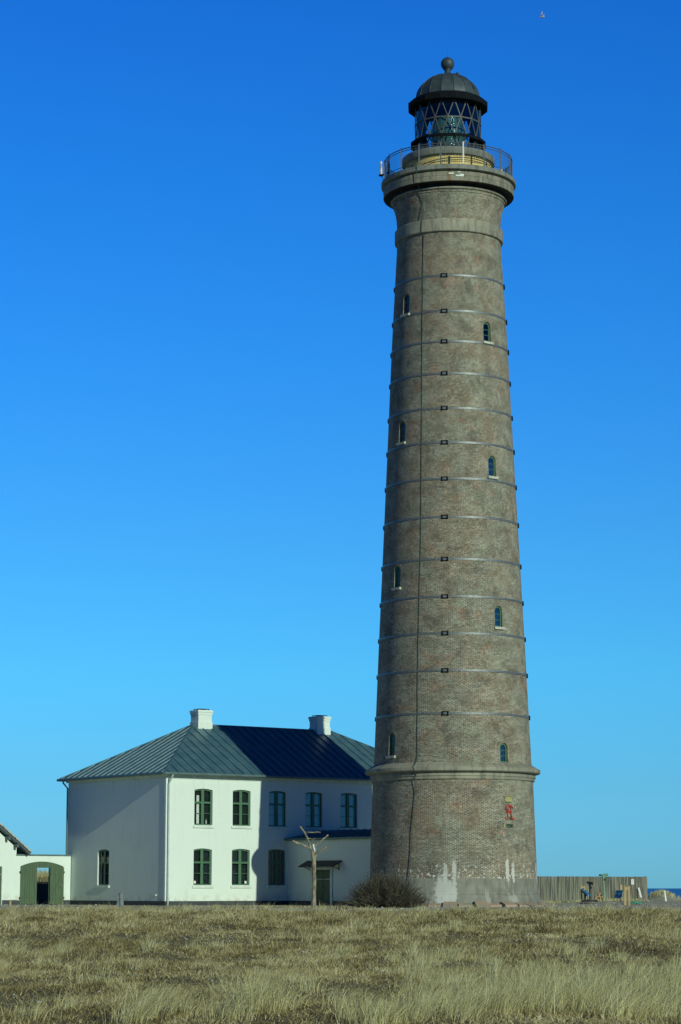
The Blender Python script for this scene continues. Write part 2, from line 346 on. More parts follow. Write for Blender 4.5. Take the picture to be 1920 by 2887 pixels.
c = t.mix(t.math('MULTIPLY', t.step(py, 92, 101), .8), c, t.mix(t.step(n2, .35, .65), (.56, .53, .37), (.40, .37, .24)))
t.pbr(c, .95, 0, t.bump(t.math('ADD', n2, t.math('MULTIPLY', n3, .5)), .12, .02), .1)
grid_sheet(xs, ys).build('ground', t.m, smooth=True, fix=False)['kind'] = 'structure'
t = NT('pale_gravel'); p = t.gen(); n2 = t.noise(p, 3, 6, .7); v = t.n('ShaderNodeTexVoronoi'); t.put(v.inputs[0], p); v.inputs['Scale'].default_value = 22
t.pbr(t.mix(t.step(n2, .35, .65), t.mix(v.outputs['Distance'], (.66, .66, .54), (.48, .47, .38)), (.42, .39, .26)), .95, 0, None, .1)
def wob(yb): return lambda x, y: gh(x, y)
X = np.arange(-26, 40, .5); rows = []
mb = MB(); m_ = 9
for x in X:
    y0 = 100+1.0*math.sin(x*.23)+.5*math.sin(x*.9); y1 = 113.5+.9*math.sin(x*.31+1)
    for k in range(m_): y = y0+(y1-y0)*k/(m_-1); mb.v.append((float(x), y, float(gh(x, y))+.012))
mb.f = [(i*m_+k, (i+1)*m_+k, (i+1)*m_+k+1, i*m_+k+1) for i in range(len(X)-1) for k in range(m_-1)]; mb.mi = [0]*len(mb.f)
mb.build('gravel_track', t.m, smooth=True, fix=False)['kind'] = 'structure'
# sea
t = NT('sea_water'); p = t.mapping(t.gen(), (.25, 1, 1)); n = t.noise(p, .12, 6, .6); n2 = t.noise(p, .9, 5, .6)
t.pbr(t.mix(t.step(n, .4, .6), (.008, .06, .20), (.014, .085, .26)), .35, 0, t.bump(t.math('ADD', n, n2), .6, .6), .25)
mb = MB(); mb.add([(-40000, 190, -3.2), (40000, 190, -3.2), (40000, 40000, -3.2), (-40000, 40000, -3.2)], [(0, 1, 2, 3)])
mb.build('sea', t.m, fix=False)['kind'] = 'structure'

# ------------------------------------------------------------------ lighthouse
TX, TY = 5.87, 126.0
LH = thing('lighthouse', 'tall tapering grey brick lighthouse with iron hoops, stone gallery and dark domed lantern', 'lighthouse', (TX, TY, 0))
CAMA = R(-92.67)
PR = [(1.41, 4.37), (6.42, 4.19), (7.25, 4.12), (13.97, 3.83), (17.73, 3.65), (24.21, 3.35), (29.65, 3.11), (35.3, 2.80), (36.7, 2.81)]
def rad(z): return float(np.interp(z, [p[0] for p in PR], [p[1] for p in PR]))
def cyl(deg, r, z): a = R(deg); return Vector((r*math.cos(a), r*math.sin(a), z))
MB().lathe([(4.72, -.4), (4.70, .06), (4.66, .10), (4.45, .54), (4.42, .60), (4.38, .62)], 128).build('stone_foot', M['plinth'], LH, True)
MB().lathe([(4.375, .60), (4.375, 1.40), (4.355, 1.42)], 128).build('stone_plinth', M['plinth'], LH, True)
MB().lathe([(4.345, 1.38), (4.19, 6.42)], 128).build('brick_base', M['brick'], LH, True)
MB().lathe([(4.1, 6.38), (4.26, 6.40), (4.28, 6.43), (4.28, 6.54), (4.33, 6.56), (4.33, 6.68), (4.30, 6.69), (4.30, 6.76), (4.52, 6.785), (4.57, 6.83), (4.57, 6.98), (4.55, 7.0), (4.14, 7.24), (4.0, 7.25)], 128).build('lower_cornice', M['stone'], LH, True)
zs = [7.2]+[z for z in np.linspace(8.2, 35.0, 24)]+[35.4]
shaft = MB().lathe([(rad(z), z) for z in zs], 128).build('brick_shaft', M['brick'], LH, True)
# tower windows
W_L = [(-142.3, 31.07, 1.08), (-142.3, 24.10, 1.12), (-142.3, 16.38, 1.12), (-142.5, 7.66, 1.14)]
W_R = [(-52.8, 29.42, 1.06), (-53.3, 22.16, 1.08), (-53.0, 14.24, 1.08), (-52.9, 7.27, .98)]
def arch(w, h, n=10, rise=None):       # round or segmental headed outline, (u, z)
    rise = w/2 if rise is None else rise
    pts = [(-w/2, 0), (w/2, 0)]
    if rise >= w/2 - 1e-6: pts += [(w/2*math.cos(PI*i/n), h-w/2+w/2*math.sin(PI*i/n)) for i in range(n+1)]
    else:
        rr = (w*w/4+rise*rise)/(2*rise); a0 = math.asin(w/2/rr)
        pts += [(rr*math.sin(a0-2*a0*i/n), h-rr+rr*math.cos(a0-2*a0*i/n)) for i in range(n+1)]
    return pts
def wmap(deg, z0, r):      # u to the right seen from outside, v outwards
    a = R(deg); e = Vector((math.cos(a), math.sin(a), 0)); s_ = Vector((-math.sin(a), math.cos(a), 0))
    return lambda u, v, z: e*(r+v)+s_*u+Vector((0, 0, z0+z))
cm = MB()
for deg, z0, h in W_L+W_R:
    f = wmap(deg, z0, rad(z0+h/2)); cm.prism(arch(.50, h), lambda u, z: f(u, -.42, z), lambda u, z: f(u, .3, z))
cut(shaft, cm)
for i, (deg, z0, h) in enumerate(W_L+W_R):
    f = wmap(deg, z0, rad(z0+h/2)); mb = MB(); w = .50
    o1 = arch(w-.004, h-.002); o2 = [(u*.74, .06+z*(h-.14)/h) for u, z in arch(w, h)]; n = len(o1)
    for va, vb in ((-.09, -.15),):
        vs = [f(u, va, z) for u, z in o1]+[f(u, va, z) for u, z in o2]+[f(u, vb, z) for u, z in o2]
        fs = [(k, (k+1) % n, n+(k+1) % n, n+k) for k in range(n)]+[(n+k, n+(k+1) % n, 2*n+(k+1) % n, 2*n+k) for k in range(n)]
        mb.add(vs, fs)
    for zz in (.34, .62): mb.hexa([f(u, v, z) for z in (h*zz-.012, h*zz+.012) for u, v in ((-.18, -.125), (.18, -.125), (.18, -.10), (-.18, -.10))])
    wd = mb.build('window', M['winter'] if False else M['green'], LH)
    MB().prism(o2, lambda u, z: f(u, -.13, z), lambda u, z: f(u, -.135, z)).build('pane', M['glass'], wd)
    MB().prism([(u*.98, z*.99) for u, z in o1], lambda u, z: f(u, -.40, z), lambda u, z: f(u, -.41, z)).build('dark_interior', M['interior'], wd)
    if z0 > 7.4: MB().hexa([f(u, v, z) for z in (-.14, -.015) for u, v in ((-.34, -.08), (.34, -.08), (.34, .13), (-.34, .13))]).build('sill', M['sillstone'], wd)
    mb = MB(); nb = 15                      # soldier-brick arch, one ring slightly proud
    for k in range(nb):
        a0 = PI*k/nb+.02; a1 = PI*(k+1)/nb-.02
        q = [(r_*math.cos(a), h-w/2+r_*math.sin(a)) for r_, a in ((.255, a0), (.255, a1), (.375, a1), (.375, a0))]
        off = lambda u: rad(z0+h)-rad(z0+h/2)-u*u/(2*rad(z0))
        mb.prism(q, lambda u, z: f(u, off(u)-.03, z), lambda u, z: f(u, off(u)+.022, z))
    mb.build('brick_arch', M['archbrick'], wd)
# hoops with tensioning buckles
HZ = [32.90, 30.95, 29.29, 27.56, 25.69, 23.85, 21.93, 19.90, 17.69, 15.74, 13.83, 11.92, 9.72]
for z in HZ:
    r = rad(z); hp = MB().lathe([(r-.01, z-.055), (r+.028, z-.055), (r+.024, z+.055), (r-.01, z+.055)], 128, close=True).build('hoop', M['hoop'], LH, True)
    for k in range(4):
        dg = -97.7+90*k; f = wmap(dg, z, r); mb = MB()
        for s_ in (-1, 1):
            mb.hexa([f(u, v, zz) for zz in (-.11, .11) for u, v in ((s_*.14-.026, .0), (s_*.14+.026, .0), (s_*.14+.026, .068), (s_*.14-.026, .068))])
        for zz in (-.085, .085): mb.hexa([f(u, v, zz+e) for e in (-.014, .014) for u, v in ((-.18, .03), (.18, .03), (.18, .06), (-.18, .06))])
        mb.build('buckle', M['iron'], hp)
MB().lathe([(2.6, 35.34), (2.90, 35.34), (2.93, 35.38), (2.93, 35.98), (2.90, 36.02), (2.6, 36.03)], 128).build('stone_band', M['stone'], LH, True)
MB().lathe([(2.79, 35.9), (2.80, 36.3), (2.83, 36.7), (2.88, 37.0), (2.95, 37.25), (3.0, 37.42), (3.0, 37.46), (3.04, 37.47), (3.04, 37.56), (3.06, 37.57), (3.06, 37.66)], 128).build('flared_brick_neck', M['brick'], LH, True)
MB().lathe([(2.9, 37.60), (3.13, 37.62), (3.15, 37.67), (3.11, 37.72), (2.9, 37.73)], 128).build('neck_ring', M['stone'], LH, True)
MB().lathe([(2.9, 37.72), (3.07, 37.722), (3.07, 37.84), (3.09, 37.90), (3.22, 37.90), (3.515, 37.885), (3.515, 37.89), (3.0, 38.0)], 128).build('soffit', M['soot_shade'], LH, True)
MB().lathe([(3.3, 37.915), (3.525, 37.905), (3.54, 37.92), (3.53, 38.18), (3.545, 38.20), (3.53, 38.42), (3.38, 38.43), (3.38, 38.52), (3.3, 38.53)], 128).build('gallery_cornice', M['stone_dark'], LH, True)
MB().lathe([(3.3, 38.50), (3.60, 38.505), (3.65, 38.54), (3.65, 38.75), (3.62, 38.79), (.5, 38.84)], 128).build('gallery_slab', M['slab'], LH, True)
# whitish repair patches on the cornice
mb = MB()
for px, z, w, h in ((-90.3, 38.29, .27, .075), (-83.6, 38.37, .14, .05), (-84.3, 38.17, .26, .07), (-81.0, 38.20, .20, .13)):
    f = wmap(px, z, 3.55); mb.hexa([f(u, v, zz) for zz in (-h/2, h/2) for u, v in ((-w/2, -.03), (w/2, -.03), (w/2, .008), (-w/2, .008))])
mb.build('repair_patches', M['trim'], LH)
# watch room
MB().lathe([(2.34, 38.83), (2.34, 39.72)], 96).build('watch_room_wall', M['yellow'], LH, True)
MB().lathe([(2.2, 39.70), (2.50, 39.73), (2.52, 39.76), (2.52, 40.08), (2.46, 40.13), (1.2, 40.14)], 96).build('watch_room_cap', M['slab'], LH, True)
mb = MB()
for k in range(90):
    f = wmap(k*4, 39.66, 2.34); mb.hexa([f(u, v, zz) for zz in (.01, .06) for u, v in ((-.035, 0), (.035, 0), (.035, .08), (-.035, .08))])
mb.lathe([(2.335, 39.70), (2.43, 39.70), (2.43, 39.735), (2.335, 39.735)], 96, close=True)
mb.build('dentil_course', M['slab'], LH)
# lantern
NL = 16
def lv(k, z, r=1.80, half=False): a = CAMA+2*PI*(k+(.5 if half else 0))/NL; return Vector((r*math.cos(a), r*math.sin(a), z))
tiers = [(40.13, False, 40.95, True), (41.02, True, 42.01, False), (42.01, False, 42.98, True)]
mb = MB(); gl = MB()
for z0, h0, z1, h1 in tiers:
    for k in range(NL):
        a, b = lv(k, z0, half=h0), lv(k+1, z0, half=h0)
        if h1 and not h0: c, d = lv(k, z1, half=True), lv(k-1, z1, half=True); tri = [(a, c, d), (a, b, c)]; bars = [(a, c), (a, d)]
        else: c = lv(k+1, z1, half=h1); d = lv(k, z1, half=h1); tri = [(a, b, c), (a, c, d)]; bars = [(a, c), (a, d)]
        for p, q in bars: mb.bar(p, q, .034, .05)
        for tr in tri:
            gl.add([p*1.0 for p in tr], [(0, 1, 2)])
        if z0 == 42.01: mb.bar(a, b, .055, .07)
        if z0 > 41 and z0 < 42: pass
mb.build('glazing_bars', M['lattice'], LH); gl.build('lantern_panes', M['lglass'], LH, fix=False)
ph = CAMA+PI/NL
MB().lathe([(1.80, 40.93), (2.00, 40.92), (2.02, 40.84), (2.07, 40.84), (2.07, 41.00), (2.02, 41.02), (1.80, 41.03)], NL, ph, close=True).build('lantern_walkway', M['iron'], LH)
MB().lathe([(1.78, 42.96), (2.02, 42.94), (2.17, 42.92), (2.20, 42.95), (2.20, 43.22), (2.0, 43.36), (1.80, 43.44), (1.70, 43.45), (1.70, 42.97)], NL, ph, close=True).build('lantern_eave', M['iron'], LH)
dp = [(1.76*math.cos(R(x)), 43.42+1.50*math.sin(R(x))) for x in range(0, 82, 4)]+[(.22, 44.93)]
MB().lathe(dp, NL, ph).build('dome', M['dome'], LH)
mb = MB()
for k in range(NL):
    a = ph+2*PI*k/NL; mb.tube([((r+.012)*math.cos(a), (r+.012)*math.sin(a), z+.005) for r, z in dp[:-1]], .018, 5)
mb.lathe([(1.79, 43.42), (1.82, 43.47), (1.77, 43.50)], NL, ph, caps=False)
mb.build('dome_ribs', M['dome'], LH)
fn = [(.30, 44.86), (.30, 44.93), (.24, 44.97), (.17, 45.05), (.155, 45.16), (.20, 45.20), (.20, 45.24), (.15, 45.26)]
fin = MB().lathe(fn, 32).build('finial_neck', M['dome'], LH, True)
mb = MB().sphere((0, 0, 45.56), .375, 32, 20); mb.tube([(0, 0, 45.9), (0, 0, 46.55)], [.012, .005], 5); mb.build('ball', M['dome'], fin, True)
mb = MB(); v0 = cyl(-20, .58, 44.55); mb.tube([v0, v0+Vector((0, 0, .36)), v0+Vector((0, 0, .44))], .055, 10); mb.tube([v0+Vector((0, 0, .40)), v0+Vector((0, 0, .46))], .085, 10); mb.build('vent_stub', M['dome'], LH, True)
lens_p = [(.30, 40.3), (.72, 40.4), (.86, 40.7), (.90, 41.1), (.90, 41.6), (.87, 41.95), (.78, 42.25), (.62, 42.5), (.44, 42.64), (.2, 42.7)]
lens = MB().lathe(lens_p, 48).build('lens', M['lens'], LH, True)
mb = MB()
for dg in (-122, -77, -32, 13, 58, 103, 148, 193):
    f = wmap(dg, 41.35, .90)
    for rr in (.10, .19, .27, .33):
        mb.tube([f(rr*math.cos(2*PI*i/20), -.05-rr*rr*.45, rr*math.sin(2*PI*i/20)) for i in range(21)], .016, 5, False)
for k in range(8):
    f = wmap(-99.5+45*k, 0, 0); mb.tube([f(0, r+.015, z) for r, z in lens_p], .02, 5)
mb.build('lens_frame', M['lattice'], lens)
MB().lathe([(.45, 40.1), (.45, 40.3)], 24).build('lens_pedestal', M['iron'], LH)
# railing
rl = MB(); RR = 3.46
for z, r_ in ((39.98, .028), (39.86, .02), (38.97, .018)): rl.lathe([(RR+r_*math.cos(a), z+r_*math.sin(a)) for a in np.linspace(0, 2*PI, 7)[:-1]], 108, close=True)
rail = rl.build('railing', M['rail'], LH, True)
mb = MB()
for k in range(18*12):
    p = cyl(-79.3+k*360/216, RR, 0); mb.tube([(p.x, p.y, 38.97), (p.x, p.y, 39.87)], .0065, 4)
mb.build('balusters', M['rail'], rail)
for k in range(18):
    p = cyl(-79.3+20*k, RR, 0); mb = MB(); mb.box(p.x-.035, p.x+.035, p.y-.035, p.y+.035, 38.80, 40.02); mb.box(p.x-.05, p.x+.05, p.y-.05, p.y+.05, 38.84, 38.87); mb.sphere((p.x, p.y, 40.04), .045, 10, 6)
    mb.build('post', M['white'] if k == 0 else M['rail'], rail)  # first post is white: its sunlit brightness is put into the colour
# antennas on the left of the gallery
def antenna(deg, r, z, h, rr, name='antenna'):
    p = cyl(deg, r, z); mb = MB(); mb.tube([p, p+Vector((0, 0, h*.12)), p+Vector((0, 0, h*.3)), p+Vector((0, 0, h))], [rr*.7, rr, rr*1.05, rr*.55], 14)
    a = mb.build(name, M['white'], LH, True)
    q = cyl(deg, 3.46, z); mb = MB(); mb.tube([p+Vector((0, 0, .05)), q+Vector((0, 0, .05))], .03, 6); mb.tube([p-Vector((0, 0, .03)), p+Vector((0, 0, .02))], rr*1.6, 14); mb.tube([q-Vector((0, 0, .4)), p-Vector((0, 0, .02))], .015, 5)
    mb.build('bracket', M['iron'], a); return a
antenna(178.5, 3.66, 39.28, .78, .085); antenna(-161.5, 3.5, 39.05, .85, .05)
mb = MB()
for dg in (-36, -33):
    p = cyl(dg, 3.3, 38.84); mb.tube([p, p+Vector((0, 0, .14))], .06, 8); mb.sphere((p.x, p.y, 39.02), .07, 8, 6)
mb.build('floodlight', M['white'], LH, True)
# granite skirt stones round the foot
mb = MB(); n = 40
for k in range(n):
    a0 = 360*k/n+.5; a1 = 360*(k+1)/n-.5; ro = 5.15+random.uniform(-.2, .2); h = .24+random.uniform(-.09, .07); a0 += random.uniform(-.4, .5); a1 -= random.uniform(-.4, .5)
    lo = [cyl(a0, 4.73, -.1), cyl(a1, 4.73, -.1), cyl(a1, ro, -.1), cyl(a0, ro, -.1)]
    hi = [cyl(a0, 4.73, h), cyl(a1, 4.73, h), cyl(a1, ro, random.uniform(.0, .12)), cyl(a0, ro, random.uniform(.0, .14))]
    mb.hexa(lo+hi)
mb.build('granite_skirt', M['apron'], LH)
# crown, royal cypher and year on the base
def cyp(u, v): # picture units of the emblem to cylinder angle and height
    return (-50.6 + (u-640)/245*8.9, 5.12 - (v-600)/380*.77)
def emb(pts, w, mb, out=.03):
    P = []
    for u, v in pts:
        dg, z = cyp(u, v); P.append(cyl(dg, rad(z)+out, z))
    mb.tube(P, w, 6)
def curve(pts, n=5):
    out = []; P = [pts[0]]+pts+[pts[-1]]
    for i in range(1, len(P)-2):
        for k in range(n):
            t_ = k/n; a, b, c, d = P[i-1], P[i], P[i+1], P[i+2]
            out.append(tuple(.5*((2*b[j])+(-a[j]+c[j])*t_+(2*a[j]-5*b[j]+4*c[j]-d[j])*t_**2+(-a[j]+3*b[j]-3*c[j]+d[j])*t_**3) for j in (0, 1)))
    out.append(pts[-1]); return out
mb = MB()
for st in ([(645, 608), (605, 615), (588, 660), (595, 720), (606, 780), (600, 850), (597, 900), (590, 945), (560, 962), (541, 940), (540, 915)],
           [(600, 612), (563, 645), (552, 690), (565, 725), (590, 745), (620, 765), (650, 770)],
           [(700, 960)and(730, 965), (760, 955), (772, 930)], [(632, 628), (668, 650), (684, 700), (672, 748), (640, 768), (612, 740), (600, 690), (612, 645), (632, 628)],
           [(640, 625), (690, 632), (722, 652), (740, 690)], [(566, 775), (600, 800), (650, 770), (690, 775), (700, 800)],
           [(650, 775), (672, 815), (690, 860), (705, 910), (728, 955), (752, 960), (772, 932)], [(590, 945), (618, 950), (632, 925), (632, 895)], [(697, 940), (712, 962), (730, 965)]):
    emb(curve(st), .022, mb)
mb.build('royal_cypher', M['red'], LH, True)
mb = MB()
emb([(640, 905), (650, 965), (662, 905)], .012, mb); emb([(674, 905), (674, 965)], .012, mb); emb([(690, 905), (690, 965)], .012, mb)
for q in (905, 965): emb([(636, q), (696, q)], .006, mb)
mb.build('numeral_seven', M['dgreen'], LH)
mb = MB(); cr = [(545, 530), (705, 530), (722, 430), (735, 405), (700, 425), (690, 385), (665, 425), (632, 370), (600, 425), (575, 385), (560, 425), (525, 400), (538, 430)]
vs = []
for out in (.0, .045):
    for u, v in cr: dg, z = cyp(u, v); vs.append(cyl(dg, rad(z)+out, z))
n = len(cr)
cen = []
for out in (.0, .045): dg, z = cyp(630, 480); cen.append(cyl(dg, rad(z)+out, z))
mb.add(vs+cen, [(2*n+1, n+i, n+(i+1) % n) for i in range(n)]+[(i, (i+1) % n, n+(i+1) % n, n+i) for i in range(n)]+[(2*n, (i+1) % n, i) for i in range(n)])
for u, v in ((525, 398), (575, 383), (632, 366), (690, 383), (735, 403)): dg, z = cyp(u, v); p = cyl(dg, rad(z)+.05, z); mb.sphere(p, .03, 8, 6)
emb([(545, 522), (705, 522)], .02, mb, .05); emb([(540, 440), (720, 440)], .012, mb, .05)
mb.build('crown', M['gold'], LH)
def text_on_tower(s_, deg, z, size, mats, wide=1.0):
    cu = bpy.data.curves.new('year', 'FONT'); cu.body = s_; cu.size = size; cu.align_x = 'CENTER'; cu.align_y = 'CENTER'; cu.extrude = .006
    to = bpy.data.objects.new('year', cu); COL.objects.link(to); dg = bpy.context.evaluated_depsgraph_get()
    me = bpy.data.meshes.new_from_object(to.evaluated_get(dg)); bpy.data.objects.remove(to)
    for v in me.vertices:
        u, w, d = v.co; zz = z+w; r = rad(zz)+.02+d; a = deg+math.degrees(u*wide/rad(z)); v.co = cyl(a, r, zz)
    me.materials.clear(); me.materials.append(mats); o = bpy.data.objects.new('year_numerals', me); COL.objects.link(o); o.parent = LH; return o
text_on_tower('1858', -51.0, 4.055, .27, M['dgreen'], .95)
yb = MB(); f = wmap(-55.3, 4.05, rad(4.05)); yb.hexa([f(u, v, zz) for zz in (-.09, .09) for u, v in ((-.03, -.01), (.03, -.01), (.03, .012), (-.03, .012))]); yb.build('numeral_backing', M['gold'], LH)

# cable down the tower
cab = [(-119.7, 38.84, 3.68), (-119.7, 38.7, 3.68), (-121.5, 37.97, 3.6), (-121, 37.7, 3.2), (-120.6, 37.4, 3.06), (-120.2, 37.0, 2.93), (-123.8, 36.4, 2.86), (-120.8, 35.95, 2.98), (-121.5, 35.42, 2.98), (-120.5, 35.25, 2.85)]
for i, z in enumerate(np.linspace(34.3, 7.6, 34)):
    cab.append((float(np.interp(z, [7.3, 11, 14, 19, 24, 28, 34], [-118.8, -119.1, -119.3, -118.4, -119.1, -120.1, -121.2]))+random.uniform(-.25, .25), z, rad(z)+.015))
cab += [(-118.7, 7.28, 4.2), (-118.6, 7.0, 4.58), (-117.8, 6.8, 4.58), (-117.5, 6.68, 4.38), (-119, 6.4, 4.32), (-119.2, 5.8, rad(5.8)+.05), (-121.5, 3.73, rad(3.7)+.05), (-122.0, 2.6, rad(2.6)+.04), (-122.8, 1.57, 4.42), (-124, 1.35, 4.44), (-126, 1.18, 4.42), (-126.5, .7, 4.5), (-127, .1, 4.85)]
o = MB().tube([cyl(a, r, z) for a, z, r in cab], .016, 6).build('cable', M['winter'], None, True); o.location = (TX, TY, 0)
tag(o, 'thin dark green cable hanging down the full height of the brick lighthouse', 'cable')

# ------------------------------------------------------------------ keeper's house
HX, HY, HP = -9.419, 130.53, .65
W_, L_, ZE, ZR = 10.3, 20.13, 7.12, 10.21
HO = thing('keepers_house', 'two storey white painted brick house with hipped grey metal roof beside the lighthouse', 'house', (HX, HY, 0), HP)
def fmap(a, z0):       # front wall window: u along +x, v outward = -y
    return lambda u, v, z: Vector((a+u, -v, z0+z))
def smap(b, z0):       # left wall window: outward = -x, u runs to the right seen from outside = -y
    return lambda u, v, z: Vector((-v, b-u, z0+z))
wall = MB().box(0, L_, 0, W_, -.4, 7.0).build('wall', M['paint'], HO)
WW, WH = 1.20, 1.98
wins = [(a, 4.33, 'f') for a in (2.42, 4.96, 7.42, 9.95, 12.44, 15.0, 17.5)]+[(a, 1.09, 'f') for a in (2.40, 4.93, 7.39)]+[(6.38, 1.10, 's')]
cm = MB()
for a, z0, k in wins:
    f = (fmap if k == 'f' else smap)(a, z0); cm.prism(arch(WW, WH, 8, .075), lambda u, z: f(u, -.30, z), lambda u, z: f(u, .2, z))
cut(wall, cm)
def casement(parent, f, w, h, rise, deco):
    mb = MB(); o1 = arch(w-.006, h-.003, 8, rise); o2 = [(u*(w-.15)/w, .06+z*(h-.14)/h) for u, z in arch(w, h, 8, rise)]; n = len(o1)
    va, vb = -.10, -.16
    mb.add([f(u, va, z) for u, z in o1]+[f(u, va, z) for u, z in o2]+[f(u, vb, z) for u, z in o2],
           [(k, (k+1) % n, n+(k+1) % n, n+k) for k in range(n)]+[(n+k, n+(k+1) % n, 2*n+(k+1) % n, 2*n+k) for k in range(n)])
    bx = lambda u0, u1, z0, z1, v0=-.15, v1=-.095: mb.hexa([f(u, v, z) for z in (z0, z1) for u, v in ((u0, v0), (u1, v0), (u1, v1), (u0, v1))])
    bx(-.085, .085, .05, h-.06, -.15, -.085); bx(-w/2+.06, w/2-.06, h*.62-.05, h*.62+.05, -.15, -.09)
    for s_ in (-1, 1): bx(min(s_*.085, s_*(w/2-.07)), max(s_*.085, s_*(w/2-.07)), h*.325-.012, h*.325+.012, -.145, -.11)
    wd = mb.build('window', M['green'], parent)
    MB().prism(o2, lambda u, z: f(u, -.13, z), lambda u, z: f(u, -.134, z)).build('pane', M['glass'], wd)
    MB().prism([(u*.985, z*.985+.01) for u, z in o1], lambda u, z: f(u, -.285, z), lambda u, z: f(u, -.294, z)).build('dark_interior', M['interior'], wd)
    MB().hexa([f(u, v, z) for z in (-.15, -.012) for u, v in ((-w/2-.09, -.1), (w/2+.09, -.1), (w/2+.09, .07), (-w/2-.09, .07))]).build('sill', M['trim'], wd)
    def panel(name, mat, u0, u1, z0, z1, v=-.20): MB().hexa([f(u, vv, z) for z in (z0, z1) for u, vv in ((u0, v-.012), (u1, v-.012), (u1, v), (u0, v))]).build(name, mat, wd)
    if deco == 'blind':
        panel('blind', M['curtain'], -w/2+.05, -.13, .07, h-.12); panel('blind', M['curtain'], .10, w/2-.17, .07, h-.12)
        panel('curtain', M['fascia'], -.12, -.04, .07, h-.1, -.19); panel('curtain', M['fascia'], w/2-.16, w/2-.05, .07, h-.1, -.19)
    if deco == 'curtain':
        panel('curtain', M['curtain'], -.33, -.16, .08, h*.82); panel('curtain', M['curtain'], .09, .14, .1, h*.8)
        m2 = MB(); m2.lathe([(.03, 0), (.045, .08), (.03, .18), (.012, .26)], 10); m2.build('ornament', M['white'], wd, True, fn=lambda x, y, z: f(.30+x, -.19+y, .07+z))
    if deco == 'greycurtain':
        for u in (-.38, -.16, .12, .36): panel('curtain', M['fascia'], u-.04, u+.06, .07, h-.12, -.19)
    if deco in ('stickL', 'stickR'):
        u = -w/2+.17 if deco == 'stickL' else w/2-.19
        MB().hexa([f(uu, v, z) for z in (.09, .23) for uu, v in ((u-.07, -.128), (u+.07, -.128), (u+.07, -.122), (u-.07, -.122))]).build('white_sticker', M['white'], wd)
decos = ['curtain', None, 'blind', 'blind', 'blind', 'blind', 'blind', 'stickL', 'stickR', 'greycurtain', 'greycurtain']
for (a, z0, k), dc in zip(wins, decos): casement(HO, (fmap if k == 'f' else smap)(a, z0), WW, WH, .075, dc)
mb = MB(); e = .03
mb.box(-e, L_+e, -e, W_+e, -.45, .24); mb.build('plinth', M['plinthh'], HO)
mb = MB()
for z0, z1, q in ((6.80, 6.83, .02), (6.90, 7.0, .14), (7.0, 7.075, .24)): mb.box(-q if q < .1 else -q+.06, L_+q, -q, W_+q, z0, z1)
mb.build('cornice', M['trim'], HO)
OH = .40
def roof_mb(x0, x1, y0, y1, ze, hip, zr, th=.05):
    ym = (y0+y1)/2; m = MB(); A, B, C_, D = (x0, y0, ze), (x1, y0, ze), (x1, y1, ze), (x0, y1, ze); E_, F_ = (x0+hip, ym, zr), (x1-hip, ym, zr)
    lowr = [(p[0], p[1], p[2]-th) for p in (A, B, C_, D)]
    m.add([A, B, C_, D, E_, F_]+lowr, [(0, 1, 5, 4), (1, 2, 5), (2, 3, 4, 5), (3, 0, 4), (6, 9, 8, 7), (0, 6, 7, 1), (1, 7, 8, 2), (2, 8, 9, 3), (3, 9, 6, 0)]); return m
hip = W_/2+OH; rf = roof_mb(-OH, L_+OH, -OH, W_+OH, ZE, hip, ZR)
slope = (ZR-ZE)/hip
def seam(p, q, n, w=.028, h=.05): rf.bar(Vector(p)+Vector(n)*h*.5, Vector(q)+Vector(n)*h*.5, w, h, up=n)
nf = Vector((0, -slope, 1)).normalized(); ns = Vector((-slope, 0, 1)).normalized()
x = -OH+.3
while x < L_+OH-.1:
    run = min(x+OH, L_+OH-x, hip); seam((x, -OH, ZE), (x, -OH+run, ZE+run*slope), nf); seam((x, W_+OH, ZE), (x, W_+OH-run, ZE+run*slope), Vector((0, slope, 1)).normalized()); x += .62
y = -OH+.3
while y < W_+OH-.1:
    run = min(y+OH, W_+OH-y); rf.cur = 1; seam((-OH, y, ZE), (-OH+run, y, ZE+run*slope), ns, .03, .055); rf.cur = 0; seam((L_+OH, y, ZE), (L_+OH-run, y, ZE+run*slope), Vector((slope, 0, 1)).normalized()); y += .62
E1, E2 = Vector((-OH+hip, W_/2, ZR)), Vector((L_+OH-hip, W_/2, ZR))
for c0, e0 in (((-OH, -OH, ZE), E1), ((-OH, W_+OH, ZE), E1), ((L_+OH, -OH, ZE), E2), ((L_+OH, W_+OH, ZE), E2), (E1, E2)): rf.bar(Vector(c0)+Vector((0, 0, .02)), e0+Vector((0, 0, .02)), .07, .06)
roof = rf.build('roof', [M['zinc'], M['zinc_sunlit']], HO)
for ax in (5.20, 13.70):
    mb = MB(); x0, x1, y0, y1 = ax, ax+.92, 4.72, 5.50
    mb.box(x0, x1, y0, y1, 9.2, 10.80); mb.box(x0-.035, x1+.035, y0-.035, y1+.035, 9.2, 10.36); mb.box(x0-.03, x1+.03, y0-.03, y1+.03, 10.76, 10.90); mb.box(x0-.065, x1+.065, y0-.065, y1+.065, 10.90, 11.0); mb.box(x0-.03, x1+.03, y0-.03, y1+.03, 11.0, 11.03)
    ch = mb.build('chimney', M['paint'], roof)
    mb = MB(); mb.box(x0+.1, x1-.1, y0+.1, y1-.1, 11.09, 11.11)
    for u in (x0+.12, x1-.16):
        for v in (y0+.12, y1-.16): mb.box(u, u+.04, v, v+.04, 11.02, 11.10)
    mb.build('chimney_cover', M['iron'], ch)
